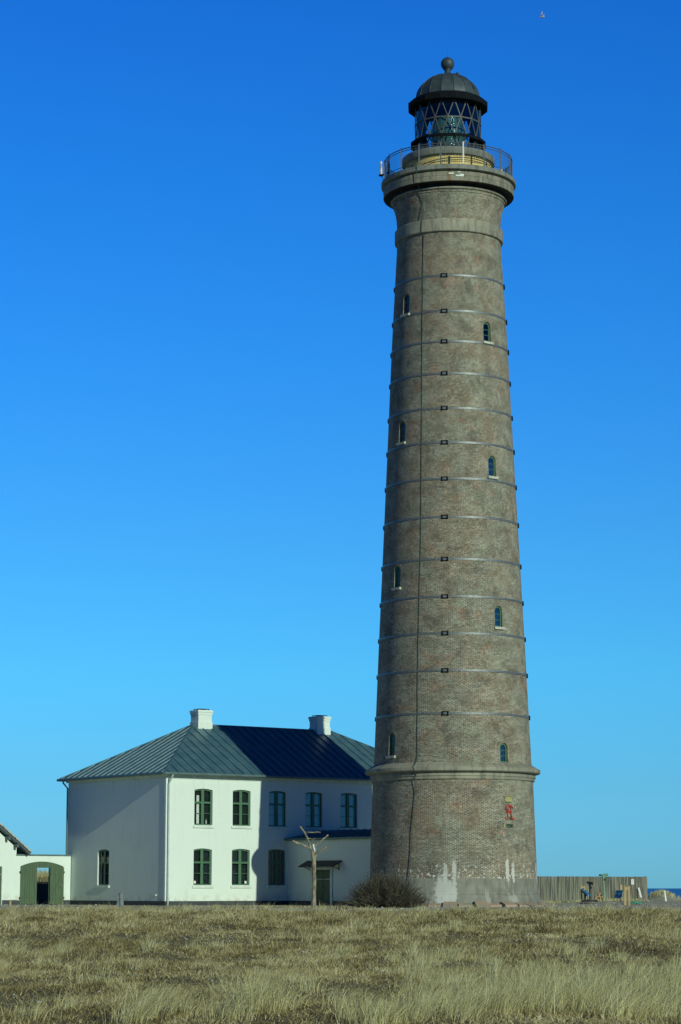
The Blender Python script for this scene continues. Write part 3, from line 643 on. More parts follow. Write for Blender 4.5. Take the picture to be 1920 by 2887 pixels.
# gutters
def gutter(parent, pts, r=.07, mat='gutter'):
    return MB().tube(pts, r, 10).build('gutter', M[mat], parent, True)
g = OH+.06
gutter(HO, [(-g, -g, ZE-.05), (L_+g, -g, ZE-.05), (L_+g, W_+g, ZE-.05), (-g, W_+g, ZE-.05), (-g, -g, ZE-.05)], .075)
MB().tube([(.12, -OH-.02, ZE-.08), (.12, -OH-.02, 6.95), (.12, -.12, 6.62), (.10, -.09, 6.5), (.10, -.09, 3.4), (.10, -.09, -.1)], .05, 10).build('downpipe', M['pipe'], HO, True)
MB().tube([(-OH-.02, W_-.1, ZE-.08), (-OH-.02, W_-.1, 6.9), (-.12, W_-.1, 6.6), (-.12, W_-.1, 0)], .05, 10).build('downpipe', M['gutter'], HO, True)
mb = MB(); mb.box(-.035, 0, .0, .16, .24, 6.9); mb.build('corner_strip', M['trim'], HO)
mb = MB(); mb.tube([(-.0, .9, .55), (-.09, .9, .55)], .05, 10); mb.build('wall_vent', M['trim'], HO)

# ------------------------------------------------------------------ entrance wing between house and lighthouse
WA, WB, WD = 8.10, 12.70, 8.1
EW = thing('entrance_wing', 'low white single storey wing in the shade joining the house to the lighthouse', 'building', (HX, HY, 0), HP)
w_ = MB().box(WA, WB, -WD, -.004, -.4, 3.58).build('wall', M['paint'], EW)
def emap(d, z0): return lambda u, v, z: Vector((WA-v, -d+0-u if False else -(d+u), z0+z))
f = emap(3.27, 0); dw, dh = 1.50, 1.93
cm = MB(); cm.hexa([f(u, v, z) for z in (-.5, dh) for u, v in ((-dw/2, -.22), (dw/2, -.22), (dw/2, .2), (-dw/2, .2))]); cut(w_, cm)
mb = MB()
for u0, u1, z0, z1 in ((-dw/2-.2, -dw/2, -.02, dh+.14), (dw/2, dw/2+.2, -.02, dh+.14), (-dw/2, dw/2, dh, dh+.14)): mb.hexa([f(u, v, z) for z in (z0, z1) for u, v in ((u0, -.1), (u1, -.1), (u1, .05), (u0, .05))])
mb.build('door_frame', M['trim'], EW)
for s_ in (-1, 1):
    mb = MB(); u0, u1 = (-dw/2+.01, -.008) if s_ < 0 else (.008, dw/2-.01)
    mb.hexa([f(u, v, z) for z in (.02, dh-.02) for u, v in ((u0, -.16), (u1, -.16), (u1, -.11), (u0, -.11))])
    for z0, z1 in ((.15, .75), (.9, 1.38), (1.5, 1.82)): mb.hexa([f(u, v, z) for z in (z0, z1) for u, v in ((u0+.1, -.11), (u1-.1, -.11), (u1-.12, -.09), (u0+.12, -.09))])
    d_ = mb.build('door', M['gate'], EW)
    mb = MB()
    mb.hexa([f(u, v, z) for z in (1.40, 1.43) for u, v in ((u0+.06, -.11), (u1-.06, -.11), (u1-.06, -.085), (u0+.06, -.085))]); mb.build('moulding', M['trim'], d_)
    if s_ > 0: MB().tube([f(.10, -.1, 1.0), f(.10, -.04, 1.0), f(.22, -.04, 1.0)], .013, 6).build('handle', M['iron'], d_)
mb = MB(); c0, c1 = 1.85-3.27, 5.03-3.27
mb.hexa([f(c0, 0, 2.36), f(c1, 0, 2.36), f(c1, .62, 2.06), f(c0, .62, 2.06), f(c0, 0, 2.43), f(c1, 0, 2.43), f(c1, .62, 2.11), f(c0, .62, 2.11)]); cn = mb.build('canopy', M['black'], EW)
for u in (c0+.2, c1-.25): mb = MB(); mb.tube([f(u, .0, 1.95), f(u, .45, 2.12)], .02, 6); mb.tube([f(u, .01, 1.88), f(u, .01, 2.3)], .02, 6); mb.build('bracket', M['iron'], cn)
MB().box(WA-.03, WB+.03, -WD-.03, -.035, -.45, .24).build('plinth', M['plinthh'], EW)
mb = MB(); zz = 3.66; am = (WA+WB)/2; oh = .14
mb.add([(WA-oh, -WD-.1, zz), (am, -WD-.1, 4.13), (WB+oh, -WD-.1, zz), (WA-oh, 0, zz), (am, 0, 4.13), (WB+oh, 0, zz), (WA-oh, -WD-.1, zz-.06), (WB+oh, -WD-.1, zz-.06), (WA-oh, 0, zz-.06), (WB+oh, 0, zz-.06)],
       [(0, 1, 4, 3), (1, 2, 5, 4), (0, 6, 7, 2, 1), (3, 4, 5, 9, 8), (0, 3, 8, 6), (2, 7, 9, 5), (6, 8, 9, 7)])
yy = -.4; sl2 = (4.13-zz)/(am-WA+oh)
while yy > -WD:
    for sg, xa in ((1, WA-oh), (-1, WB+oh)): mb.bar((xa, yy, zz+.02), (am, yy, 4.15), .028, .05)
    yy -= .62
mb.build('roof', M['zinc'], EW)
gutter(EW, [(WA-oh-.07, -.02, zz-.05), (WA-oh-.07, -WD-.1, zz-.05)], .065)
MB().box(WA-.03, WA, -WD, -.01, 3.47, 3.57).build('cornice', M['trim'], EW)

# ------------------------------------------------------------------ yard wall with green gate
GB = 9.85
YW = thing('yard_wall', 'white wall with arched green gate between the house and the outbuilding', 'wall', (HX, HY, 0), HP)
yw = MB().box(-3.58, -.035, GB, GB+.30, -.4, 2.74).build('wall', M['paint'], YW)
cm = MB(); gc, gw, ghh = -1.915, 2.80, 2.42
pl = [(gc+u, z) for u, z in arch(gw, ghh, 14, .27)]; pl = [(u, -.6 if z == 0 else z) for u, z in pl]
cm.prism(pl, lambda u, z: Vector((u, GB-.2, z)), lambda u, z: Vector((u, GB+.5, z))); cut(yw, cm)
MB().box(-3.60, .06, GB-.05, GB+.35, 2.742, 2.82).build('coping', M['gutter'], YW)
mb = MB(); mb.box(-3.58, gc-gw/2, GB-.03, GB, -.4, .26); mb.box(gc+gw/2, -.035, GB-.03, GB, -.4, .26); mb.build('plinth', M['plinthh'], YW)
# boards, with the wicket opening left free
mb = MB(); bx = gc-gw/2+.01; n = 18; bw = (gw-.02)/n
for k in range(n):
    a, b = bx+k*bw+.004, bx+(k+1)*bw-.004; u = (a+b)/2-gc; rr = (gw*gw/4+.27*.27)/(2*.27); top = ghh-rr+math.sqrt(max(rr*rr-u*u, 0))+.03
    lo = .04
    if -2.30 < (a+b)/2 < -1.44: lo = 2.07
    mb.box(a, b, GB+.012+(k % 2)*.004, GB+.06, lo, top)
for z in (.42, 1.78): mb.box(bx, -2.31, GB-.012, GB+.011, z, z+.07)
gt = mb.build('gate', M['gate'], YW)
mb = MB(); n = 5; x0, x1 = -1.43, -.53; bw = (x1-x0)/n
for k in range(n): mb.box(x0+k*bw+.004, x0+(k+1)*bw-.004, GB-.11+(k % 2)*.004, GB-.07, .04, 2.10)
mb.box(x0+.04, x1-.1, GB-.135, GB-.11, 1.70, 1.76); mb.box(x0, x1, GB-.135, GB-.11, .34, .42)
mb.bar((x1-.14, GB-.122, 1.72), (x0+.06, GB-.122, .42), .025, .05)
wk = mb.build('wicket_door', M['gate'], gt)
mb = MB(); mb.tube([(x1-.14, GB-.11, 1.02), (x1-.14, GB-.17, 1.02), (x1-.30, GB-.17, 1.02)], .014, 6); mb.box(x1-.17, x1-.11, GB-.12, GB-.105, .95, 1.15); mb.build('handle', M['hoop'], wk)
for xx, z in ((gc-gw/2-.03, .38), (gc-gw/2-.03, 1.82), (gc+gw/2+.03, .38), (gc+gw/2+.03, 1.82)): MB().tube([(xx, GB-.05, z-.06), (xx, GB-.05, z+.06)], .03, 8).build('hinge', M['iron'], gt)

# ------------------------------------------------------------------ outbuilding
OB = thing('outbuilding', 'white gabled outbuilding with pale tiled roof at the left edge', 'outbuilding', (HX, HY, 0), HP)
ridx = -8.2; zee = 2.93; sl_ = .764
def rz(a): return zee + (abs(-2.92-a) if a > ridx else abs(a-(2*ridx+2.92)))*sl_
mb = MB(); gx = [(-3.58, -.4), (-3.58, rz(-3.58)-.24), (ridx, rz(ridx)-.24), (2*ridx+3.58, rz(-3.58)-.24), (2*ridx+3.58, -.4)]
ow = mb.prism(gx, lambda u, z: Vector((u, GB+.004, z)), lambda u, z: Vector((u, GB+7.5, z))).build('wall', M['paint'], OB)
cm = MB(); cm.box(-5.75, -4.44, GB-.2, GB+.14, -.6, 2.13); cut(ow, cm)
mb = MB()
mb.box(-3.60+.0, -3.61, GB, GB+.01, 0, .01)
def roofside(sg, m, off0, off1, ya, yb):
    e0 = -2.92 if sg > 0 else 2*ridx+2.92
    m.hexa([(e0, ya, zee+off0), (ridx, ya, rz(ridx)+off0), (ridx, yb, rz(ridx)+off0), (e0, yb, zee+off0), (e0, ya, zee+off1), (ridx, ya, rz(ridx)+off1), (ridx, yb, rz(ridx)+off1), (e0, yb, zee+off1)])
mb = MB()
for sg in (1, -1): roofside(sg, mb, -.14, -.04, GB-.42, GB+7.8)
rfo = mb.build('roof', M['fascia'], OB)
mb = MB()
for sg in (1, -1):
    for k in range(21):       # tile courses stepping up the slope
        d0, d1 = k*.26, k*.26+.30; e0 = -2.86 if sg > 0 else 2*ridx+2.86; s2 = -1 if sg > 0 else 1
        a0, a1 = e0+s2*d0, e0+s2*d1; z0, z1 = zee-.045+d0*sl_, zee-.045+d1*sl_
        if (sg > 0 and a1 < ridx) or (sg < 0 and a1 > ridx): break
        mb.hexa([(a0, GB-.47, z0), (a1, GB-.47, z1), (a1, GB+7.85, z1), (a0, GB+7.85, z0), (a0, GB-.47, z0+.13), (a1, GB-.47, z1+.08), (a1, GB+7.85, z1+.08), (a0, GB+7.85, z0+.13)])
mb.build('roof_tiles', M['tile'], rfo)
mb = MB()
for a in (-3.70, -4.25, -5.5, -6.8): mb.box(a-.09, a+.05, GB-.40, GB, rz(a)-.34, rz(a)-.145)
mb.build('rafter_ends', M['fascia'], rfo)
mb = MB(); mb.box(-5.74, -4.45, GB+.06, GB+.12, .03, 2.12); dd = mb.build('door', M['gate'], OB)
mb = MB()
for z in (.34, 1.68): mb.box(-5.68, -4.56, GB+.045, GB+.059, z, z+.04)
mb.build('door_batten', M['trim'], dd)
mb = MB(); mb.box(-4.50, -4.45, GB-.02, GB+.05, .0, 2.13); mb.build('door_jamb', M['trim'], OB)
mb = MB(); mb.box(-4.44, -3.585, GB-.03, GB+.003, -.4, .27); mb.box(-9, -5.75, GB-.03, GB+.003, -.4, .27); mb.build('plinth', M['plinthh'], OB)

# ------------------------------------------------------------------ behind the gate: low dark wall, palings and reeds
def loc_w(a, b, z=0): c_, s_ = math.cos(HP), math.sin(HP); return Vector((HX+a*c_-b*s_, HY+a*s_+b*c_, z))
o = MB().box(-1.7, 1.7, -.1, .1, -.3, 1.22)
for k in range(11): o.box(-1.7+k*.31, -1.7+k*.31+.29, -.115, -.1, -.3, 1.20)
o = o.build('yard_screen', M['plinthh']); o.location = loc_w(.6, 14.2); o.rotation_euler = (0, 0, HP)
tag(o, 'low dark board screen seen through the open wicket gate', 'screen')
mb = MB()
for k in range(34):
    x = -2+k*.118; h = 1.62+random.uniform(-.07, .07); mb.tube([(x, 0, -.2), (x+random.uniform(-.02, .02), 0, h)], [.035, .028], 6)
mb.box(-2, 2, .03, .06, 1.2, 1.27)
o = mb.build('paling_fence', M['wood']); o.location = (-21.4, 171.5, .1)
tag(o, 'pale wooden palings behind the dark screen beyond the gate', 'fence')

# ------------------------------------------------------------------ pollarded tree
TR = thing('pollarded_tree', 'bare pollarded tree with pale bark and cut back limbs before the entrance wing', 'tree', (-1.22, 112.0, 0))
sc = 6757/112.0*5.6
def tp(x, y, d=0.0): return Vector(((x-488)/sc, d, (1473-y)/sc))
def limb(pts, rs, name, parent=TR):
    P = [tp(*p) for p in pts]; Q = []; RR_ = []
    for i in range(len(P)-1):
        for k in range(4):
            t_ = k/4; Q.append(P[i].lerp(P[i+1], t_)+Vector([random.uniform(-1, 1)*.008 for _ in range(3)])); RR_.append((rs[i]*(1-t_)+rs[i+1]*t_)*random.uniform(.93, 1.07))
    Q.append(P[-1]); RR_.append(rs[-1]); return MB().tube(Q, RR_, 9).build(name, M['bark'], parent, True)
limb([(485, 1500), (488, 1300), (490, 1100), (486, 900), (484, 760), (478, 660), (462, 585)], [.115, .10, .10, .095, .10, .11, .08], 'trunk')
limb([(470, 620), (430, 530), (385, 395), (340, 300), (268, 205)], [.07, .05, .045, .045, .035], 'limb')
limb([(470, 600, 0), (430, 550, -.05), (380, 522, -.08), (290, 480, -.15), (225, 462, -.2), (150, 432, -.25)], [.06, .045, .045, .045, .055, .05], 'limb')
limb([(480, 640, 0), (490, 520, .1), (545, 470, .12), (610, 415, .15), (706, 332, .2)], [.06, .03, .028, .028, .04], 'limb')
limb([(488, 700, 0), (520, 625, -.08), (570, 592, -.15), (640, 555, -.2), (705, 520, -.25)], [.09, .055, .052, .055, .058], 'limb')
limb([(345, 300, 0), (400, 295, -.1), (480, 300, -.15), (540, 290, -.2), (588, 300, -.25)], [.03, .026, .03, .026, .03], 'limb')
limb([(392, 392, 0), (430, 392, .08), (460, 406, .1), (505, 385, .14)], [.028, .022, .022, .026], 'limb')
mb = MB(); mb.tube([tp(500, 600, -.06), tp(492, 560, -.08), tp(478, 520, -.08), tp(474, 480, -.08)], [.02, .045, .03, .055], 8); mb.build('wound_dressing', M['white'], TR, True)

# ------------------------------------------------------------------ bush
def bush(name, label, cx, cy, rx, ry, h, n, mat, seed=1, up=1.0, th=.011):
    rg = np.random.default_rng(seed); mb = MB()
    for i in range(n):
        a = rg.uniform(0, 2*PI); r0 = rg.uniform(0, .55)**.7
        sx_, sy_ = rx*r0*math.cos(a)*.8, ry*r0*math.sin(a)*.8
        a2 = a+rg.normal(0, .5); q = rg.uniform(.35, 1.0)
        # target on the dome
        el = rg.uniform(.05, 1.45)
        tx, ty = rx*math.cos(el)*math.cos(a2)*q, ry*math.cos(el)*math.sin(a2)*q
        tz = h*(math.sin(el)**.8)*up*rg.choice([.55, .7, .85, 1.0, 1.12])*rg.uniform(.85, 1.1)*(1-.25*(tx/rx)**2)*(.62+.38*q) + (.12 if el > .5 else 0)
        p0 = Vector((sx_*.6, sy_*.6, -.05)); p3 = Vector((tx, ty, max(tz, .12))); mid = p0.lerp(p3, .5)+Vector((tx*.08, ty*.08, .12*h*rg.uniform(-.5, 1)))
        p3 += Vector((rg.normal(0, .05), rg.normal(0, .05), rg.uniform(0, .16)))
        w = th*rg.uniform(.7, 1.5); mb.tube([p0, mid, p3], [w*1.6, w, w*.35], 3, False)
        for _ in range(3):
            t_ = rg.uniform(.35, .95); b = (p0.lerp(mid, t_*2) if t_ < .5 else mid.lerp(p3, t_*2-1)); d = Vector((rg.normal(0, .16), rg.normal(0, .16), rg.uniform(.05, .28)))
            mb.tube([b, b+d], [w*.7, w*.3], 3, False)
    o = mb.build(name, mat, None, fix=False); o.location = (cx, cy, float(gh(cx, cy))); return tag(o, label, 'bush')
bush('bare_bush', 'wide bare dark twiggy bush against the foot of the lighthouse', 2.15, 116.6, 2.35, 1.6, 1.45, 2300, M['twig'], 3)
# ------------------------------------------------------------------ fence to the right
fx0, fy0, fx1, fy1 = 8.0, 148.5, 19.76, 157.0
F0, F1 = Vector((fx0, fy0, 0)), Vector((fx1, fy1, 0)); fd = (F1-F0).normalized(); Lf = (F1-F0).length
PF = thing('pole_fence', 'long grey fence of upright weathered poles between lighthouse and sea', 'fence', (fx0, fy0, 0), math.atan2(fd.y, fd.x))
mb = MB(); x = 0
while x < Lf:
    w = random.uniform(.055, .095); h = 1.66+random.uniform(-.012, .012); off = random.uniform(-.015, .015)
    mb.tube([(x+w/2, off, -.35), (x+w/2+random.uniform(-.01, .01), off, .8), (x+w/2+random.uniform(-.012, .012), off, h)], [w*.52, w*.5, w*.46], 6); x += w*.98+random.choice([0, 0, 0, .008])
mb.build('poles', M['fence'], PF)
mb = MB(); mb.box(0, Lf, .06, .12, .3, .4); mb.box(0, Lf, .06, .12, 1.3, 1.4); mb.build('rail', M['fence'], PF)
mb = MB(); mb.box(Lf-.02, Lf+.10, -.05, .12, -.3, 1.68); mb.build('end_post', M['fence'], PF)
pp = F0+fd*(Lf-1.78*.93)
# notice on the fence
nrm = Vector((fd.y, -fd.x, 0))
o = MB().box(-.12, .12, -.012, 0, -.165, .165)
o.cur = 1; o.box(-.08, .08, -.016, -.012, .08, .10); o.box(-.08, .04, -.016, -.012, .02, .035); o.box(-.08, .07, -.016, -.012, -.05, -.035)
o = o.build('notice', [M['white'], M['gutter']]); o.location = F0+fd*(Lf-1.23)+nrm*.075+Vector((0, 0, 1.33)); o.rotation_euler = (0, 0, math.atan2(fd.y, fd.x))
tag(o, 'small white paper notice fixed to the right end of the pole fence', 'sign')

# ------------------------------------------------------------------ things in front of the fence
def G(x, y): return float(gh(x, y))
def place(px, D): return (px-960)/6757*D/.9885*1.0015 if False else (px-960)/6757*D*1.0
def gx(px, D): return (px-960)/(6757)*D*(1/(math.cos(.1557)+.1609*math.sin(.1557)))
def blueboard_mat():
    t = NT('printed_panel'); o = t.obj(); n = t.noise(o, 5, 3); v = t.n('ShaderNodeTexVoronoi'); t.put(v.inputs[0], o); v.inputs['Scale'].default_value = 4.5
    c = t.mix(t.step(n, .4, .6), (.01, .06, .20), (.03, .20, .30)); c = t.mix(t.step(v.outputs['Distance'], .28, .2), c, (.35, .60, .65)) if False else t.mix(t.math('SUBTRACT', 1.0, t.step(v.outputs['Distance'], .16, .26)), c, (.40, .62, .66))
    t.pbr(c, .3); return t.m
M['board'] = blueboard_mat()
# info board with tilted panel facing right
x, D = gx(1646, 150), 150.0
IB = thing('information_board', 'tilted blue information panel on wooden posts, left one, beside the stools', 'information board', (x, D, G(x, D)), 0)
for u in (-.13, .07): MB().box(u-.035 if u < 0 else u-.03, u+.035, .10, .17, -.1, 1.02 if u < 0 else .98).build('post', M['wood'], IB)
MB().box(-.10, .04, .11, .16, .86, .94).build('rail', M['wood'], IB)
MB().hexa([(-.10, .02, .60), (.05, .30, .60), (.28, .06, .36), (.12, -.22, .36), (-.12, .0, .765), (.07, .34, .765), (.36, .03, .42), (.17, -.32, .42)]).build('support', M['black'], IB)
pq = [(-.17, -.10, .80), (.10, .40, .81), (.45, .02, .40), (.17, -.47, .40)]
MB().hexa([(a, b, c-.03) for a, b, c in pq]+pq).build('panel', M['board'], IB)
MB().box(.03, .13, -.05, .05, -.1, .7).build('leg', M['black'], IB)
o = MB().box(-.5, .5, -.2, .2, 0, .12); o.box(-.45, .45, -.24, .24, .12, .15); o = o.build('ground_beam', M['black']); x, D = gx(1662, 148), 148.0
o.location = (x, D, G(x, D)); tag(o, 'long low black beam lying under the left information board', 'beam')
o = MB().box(-.42, .42, -.1, .1, 0, .05); o.box(-.38, .38, -.06, .06, .05, .07); o = o.build('flat_board', M['black']); x, D = gx(1653, 142), 142.0
o.location = (x, D, G(x, D)); tag(o, 'thin dark board lying flat on the gravel before the black beam', 'board')
# stools
def stool(px, D, label, back, w):
    x = gx(px, D); r_ = thing('wooden_stool', label, 'stool', (x, D, G(x, D)), .2, 'small wooden stools by the fence')
    MB().box(-w, w, -.16, .16, .24, .275).build('seat', M['wood_orange'], r_)
    for sx_ in (-1, 1):
        for sy_ in (-1, 1):
            MB().bar((sx_*(w+.03), sy_*.17, 0), (sx_*(w-.05 if back else w), sy_*(.14), .50 if (back and sy_ > 0) or not back and sx_ > 0 else .24), .045).build('leg', M['wood_orange'], r_)
    if back: MB().box(-w+.02, w-.02, .12, .16, .44, .50).build('back_rail', M['wood_orange'], r_)
    return r_
stool(1683, 153, 'low orange wooden stool nearer the information board', False, .12)
stool(1694, 153, 'orange wooden chair with open A shaped back beside the green telescope', True, .11)
# telescope
x, D = gx(1703, 153), 153.0
TE = thing('coin_telescope', 'pale green coin operated telescope on a tall post before the fence', 'telescope', (x, D, G(x, D)))
MB().tube([(0, 0, -.1), (-.01, 0, .8), (-.03, 0, 1.5)], [.065, .06, .05], 12).build('post', M['tele'], TE, True)
mb = MB(); mb.tube([(-.18, 0, 1.60), (.27, 0, 1.63)], [.07, .085], 12); mb.tube([(-.03, 0, 1.42), (-.03, 0, 1.6)], .09, 12); mb.build('body', M['tele'], TE, True)
mb = MB(); mb.tube([(-.30, .06, 1.60), (-.18, .05, 1.60)], .05, 10); mb.tube([(-.30, -.06, 1.60), (-.18, -.05, 1.60)], .05, 10); mb.build('eyepiece', M['iron'], TE, True)
mb = MB(); mb.tube([(.05, -.05, 1.32), (.05, .07, 1.32)], .07, 12); mb.build('coin_box', M['black'], TE, True)
MB().tube([(0, 0, 0), (0, 0, .03)], .14, 16).build('base', M['tele'], TE)
# second board facing left
x, D = gx(1752, 137), 137.0
IB2 = thing('information_board', 'tilted blue information panel facing left on a curved black foot by the twin posts', 'information board', (x, D, G(x, D)))
pq = [(-.25, .40, .81), (.09, -.10, .82), (-.10, -.47, .40), (-.41, .03, .40)]
MB().hexa([(a, b, c-.03) for a, b, c in pq]+pq).build('panel', M['board'], IB2)
MB().box(-.05, .06, .1, .2, .5, 1.12).build('post', M['wood'], IB2)
MB().box(-.12, .05, -.05, .1, .44, .70).build('support', M['black'], IB2)
MB().tube([(-.12, 0, .50), (-.09, 0, .32), (-.02, 0, .16), (.10, 0, .02)], .03, 8).build('foot', M['black'], IB2, True)
# twin posts
x, D = gx(1768, 133), 133.0
TP = thing('twin_post_frame', 'two upright pale timber posts joined by a short rail, right of the second board', 'post frame', (x, D, G(x, D)))
for u in (-.11, .11): MB().box(u-.055, u+.055, -.05, .05, -.1, 1.04).build('post', M['wood'], TP)
MB().box(-.055, .055, -.03, .03, .84, .98).build('rail', M['wood'], TP)
# green rope
mb = MB(); P = []
for i in range(140):
    a = i*.42; r_ = .10+.22*abs(math.sin(i*.37)); P.append((r_*1.3*math.cos(a), r_*.8*math.sin(a), .04+.10*abs(math.sin(i*.23))))
mb.tube(P, .018, 5); mb.tube([(-.62, 0, .34), (-.30, .02, .12), (0, 0, .05)], .03, 6)
x, D = gx(1790, 140), 140.0; o = mb.build('rope_heap', M['rope'], None, True); o.location = (x, D, G(x, D)); tag(o, 'tangled heap of green rope on the ground by the fence', 'rope')
# leaning white marker
x, D = gx(1808.5, 152), 152.0
LM = thing('leaning_marker', 'white board leaning against the fence on a wooden foot below the notice', 'marker post', (x, D, G(x, D)))
MB().hexa([(-.08, 0, .22), (.05, 0, .20), (.05, .04, .20), (-.08, .04, .22), (-.22, .0, .80), (-.12, 0, .84), (-.12, .04, .84), (-.22, .04, .80)]).build('board', M['white'], LM)
MB().bar((.03, .03, -.05), (-.04, .06, .30), .05).build('foot', M['wood'], LM)
MB().box(-.27, -.20, .08, .14, .15, .78).build('shade_gap_strip', M['black'], LM).name = 'shade_strip'  # black bar put in for the dark gap of shade beside the board
# white marker at right
x, D = gx(1875, 150), 150.0
mb = MB(); mb.tube([(.04, 0, -.1), (.03, 0, .05), (-.03, 0, .66), (-.035, 0, .70)], [.075, .075, .06, .03], 12); o = mb.build('marker_post', M['white'], None, True); o.location = (x, D, G(x, D)-.05)
tag(o, 'short white marker post standing alone right of the fence before the sea', 'marker post')
# left side posts
mb = MB(); mb.tube([(0, 0, -.1), (0, 0, .66)], .115, 14); mb.tube([(0, 0, .66), (0, 0, .69)], .12, 14); mb.box(-.20, -.10, -.06, .06, -.1, .66)
o = mb.build('bollard', M['greypost'], None, True); o.location = (gx(343, 119.5), 119.5, 0); o.rotation_euler = (R(2), R(-3), 0); tag(o, 'short grey leaning bollard in front of the shaded side of the house', 'bollard')
mb = MB(); mb.box(-.04, .04, -.04, .04, -.1, .30); mb.box(-.035, .035, -.035, .035, .30, .33); o = mb.build('stake', M['wood']); o.location = (gx(30, 117), 117.0, 0); tag(o, 'short wooden stake standing before the outbuilding wall', 'stake')
# gull
mb = MB(); mb.tube([(0, -.22, 0), (0, -.12, .02), (0, 0, .02), (0, .14, 0), (0, .24, -.01)], [.012, .045, .06, .04, .012], 8)
for s_ in (-1, 1):
    mb.hexa([(s_*.03, -.08, .02), (s_*.03, .08, .02), (s_*.14, .07, .14), (s_*.14, -.07, .14), (s_*.03, -.08, .035), (s_*.03, .08, .035), (s_*.14, .07, .15), (s_*.14, -.07, .15)])
    mb.hexa([(s_*.14, -.07, .14), (s_*.14, .07, .14), (s_*.17, .0, .36), (s_*.16, -.04, .36), (s_*.14, -.07, .15), (s_*.14, .07, .15), (s_*.17, .0, .37), (s_*.16, -.04, .37)])
o = mb.build('gull', M['bird']); o.location = (10.55, 120, 46.0); o.rotation_euler = (R(8), R(15), R(60)); o.scale = (.75, .75, .75)
tag(o, 'tiny gull flying high in the blue sky at the upper right', 'bird')

# ------------------------------------------------------------------ grass
def grass_mesh(name, bx, by, bz, h, lean_x, lean_y, w, tint, mat, label, curl=.35):
    n = len(bx); yaw = RNG.uniform(0, 2*PI, n); sx_, sy_ = np.cos(yaw)*w/2, np.sin(yaw)*w/2
    V = np.zeros((n, 7, 3), np.float32); ts = [0, .38, .72, 1.0]; ws = [1, .85, .55]
    for k, t_ in enumerate(ts):
        cx = bx+lean_x*h*(t_**(1+curl*2)); cy = by+lean_y*h*(t_**(1+curl*2)); cz = bz+h*(t_-.22*t_**3*np.clip(np.hypot(lean_x, lean_y), 0, 1.5))
        if k < 3:
            V[:, 2*k] = np.stack([cx-sx_*ws[k], cy-sy_*ws[k], cz], 1); V[:, 2*k+1] = np.stack([cx+sx_*ws[k], cy+sy_*ws[k], cz], 1)
        else: V[:, 6] = np.stack([cx, cy, cz], 1)
    base = (np.arange(n)*7)[:, None]
    tris = np.concatenate([base+np.array(q) for q in ([0, 1, 3], [0, 3, 2], [2, 3, 5], [2, 5, 4], [4, 5, 6])], 1).reshape(-1)
    me = bpy.data.meshes.new(name); nf_ = n*5
    me.vertices.add(n*7); me.vertices.foreach_set('co', V.reshape(-1)); me.loops.add(nf_*3); me.loops.foreach_set('vertex_index', tris.astype(np.int32))
    me.polygons.add(nf_); me.polygons.foreach_set('loop_start', np.arange(nf_, dtype=np.int32)*3); me.polygons.foreach_set('loop_total', np.full(nf_, 3, np.int32))
    at = me.attributes.new('tint', 'FLOAT', 'POINT'); at.data.foreach_set('value', np.repeat(tint, 7).astype(np.float32))
    me.materials.append(mat); me.update(); o = bpy.data.objects.new(name, me); COL.objects.link(o); return tag(o, label, 'grass', kind='stuff')
def straw(name, stops):
    t = NT(name); a = t.n('ShaderNodeAttribute', attribute_name='tint'); c = t.ramp(a.outputs['Fac'], stops)
    d = t.n('ShaderNodeBsdfDiffuse'); t.put(d.inputs[0], c); tl = t.n('ShaderNodeBsdfTranslucent'); t.put(tl.inputs[0], c)
    mx = t.n('ShaderNodeMixShader'); mx.inputs[0].default_value = .3; t.t.links.new(d.outputs[0], mx.inputs[1]); t.t.links.new(tl.outputs[0], mx.inputs[2]); t.t.links.new(mx.outputs[0], t.out.inputs[0]); return t.m
mg = straw('dry_heath_grass', [(0, (.09, .08, .035)), (.22, (.28, .215, .085)), (.45, (.53, .455, .20)), (.75, (.70, .63, .31)), (1, (.84, .79, .46))])
def nz(x, y, s): return np.array([mnoise.noise((a*s, b*s, 3.1)) for a, b in zip(x, y)])
# low-frequency density field on a lattice, sampled by interpolation
GX, GY = np.arange(-30, 31, .5), np.arange(15, 125, .5)
LAT = np.array([[mnoise.fractal((x*.35, y*.22, 1.7), 1.0, 2.0, 4) for x in GX] for y in GY])
LAT2 = np.array([[mnoise.fractal((x*.9+40, y*.5, 5.7), 1.0, 2.0, 3) for x in GX] for y in GY])
def samp(L, x, y): i = np.clip(((y-15)/.5).astype(int), 0, L.shape[0]-1); j = np.clip(((x+30)/.5).astype(int), 0, L.shape[1]-1); return L[i, j]
def scatter(n_cl, y0, y1, per, spread, dens_lo):
    y = y0+(y1-y0)*RNG.random(n_cl*3)**1.0; x = RNG.uniform(-1, 1, n_cl*3)*(y1*.15+7); ok = np.abs(x) < y*.15+7
    x, y = x[ok], y[ok]; d = samp(LAT, x, y)+.5*samp(LAT2, x, y); keep = RNG.random(len(x)) < np.clip(.5+d*1.6, dens_lo, 1); x, y = x[keep][:n_cl], y[keep][:n_cl]
    X = np.repeat(x, per)+RNG.normal(0, spread, len(x)*per); Y = np.repeat(y, per)+RNG.normal(0, spread, len(x)*per); return x, y, X, Y
parts = []
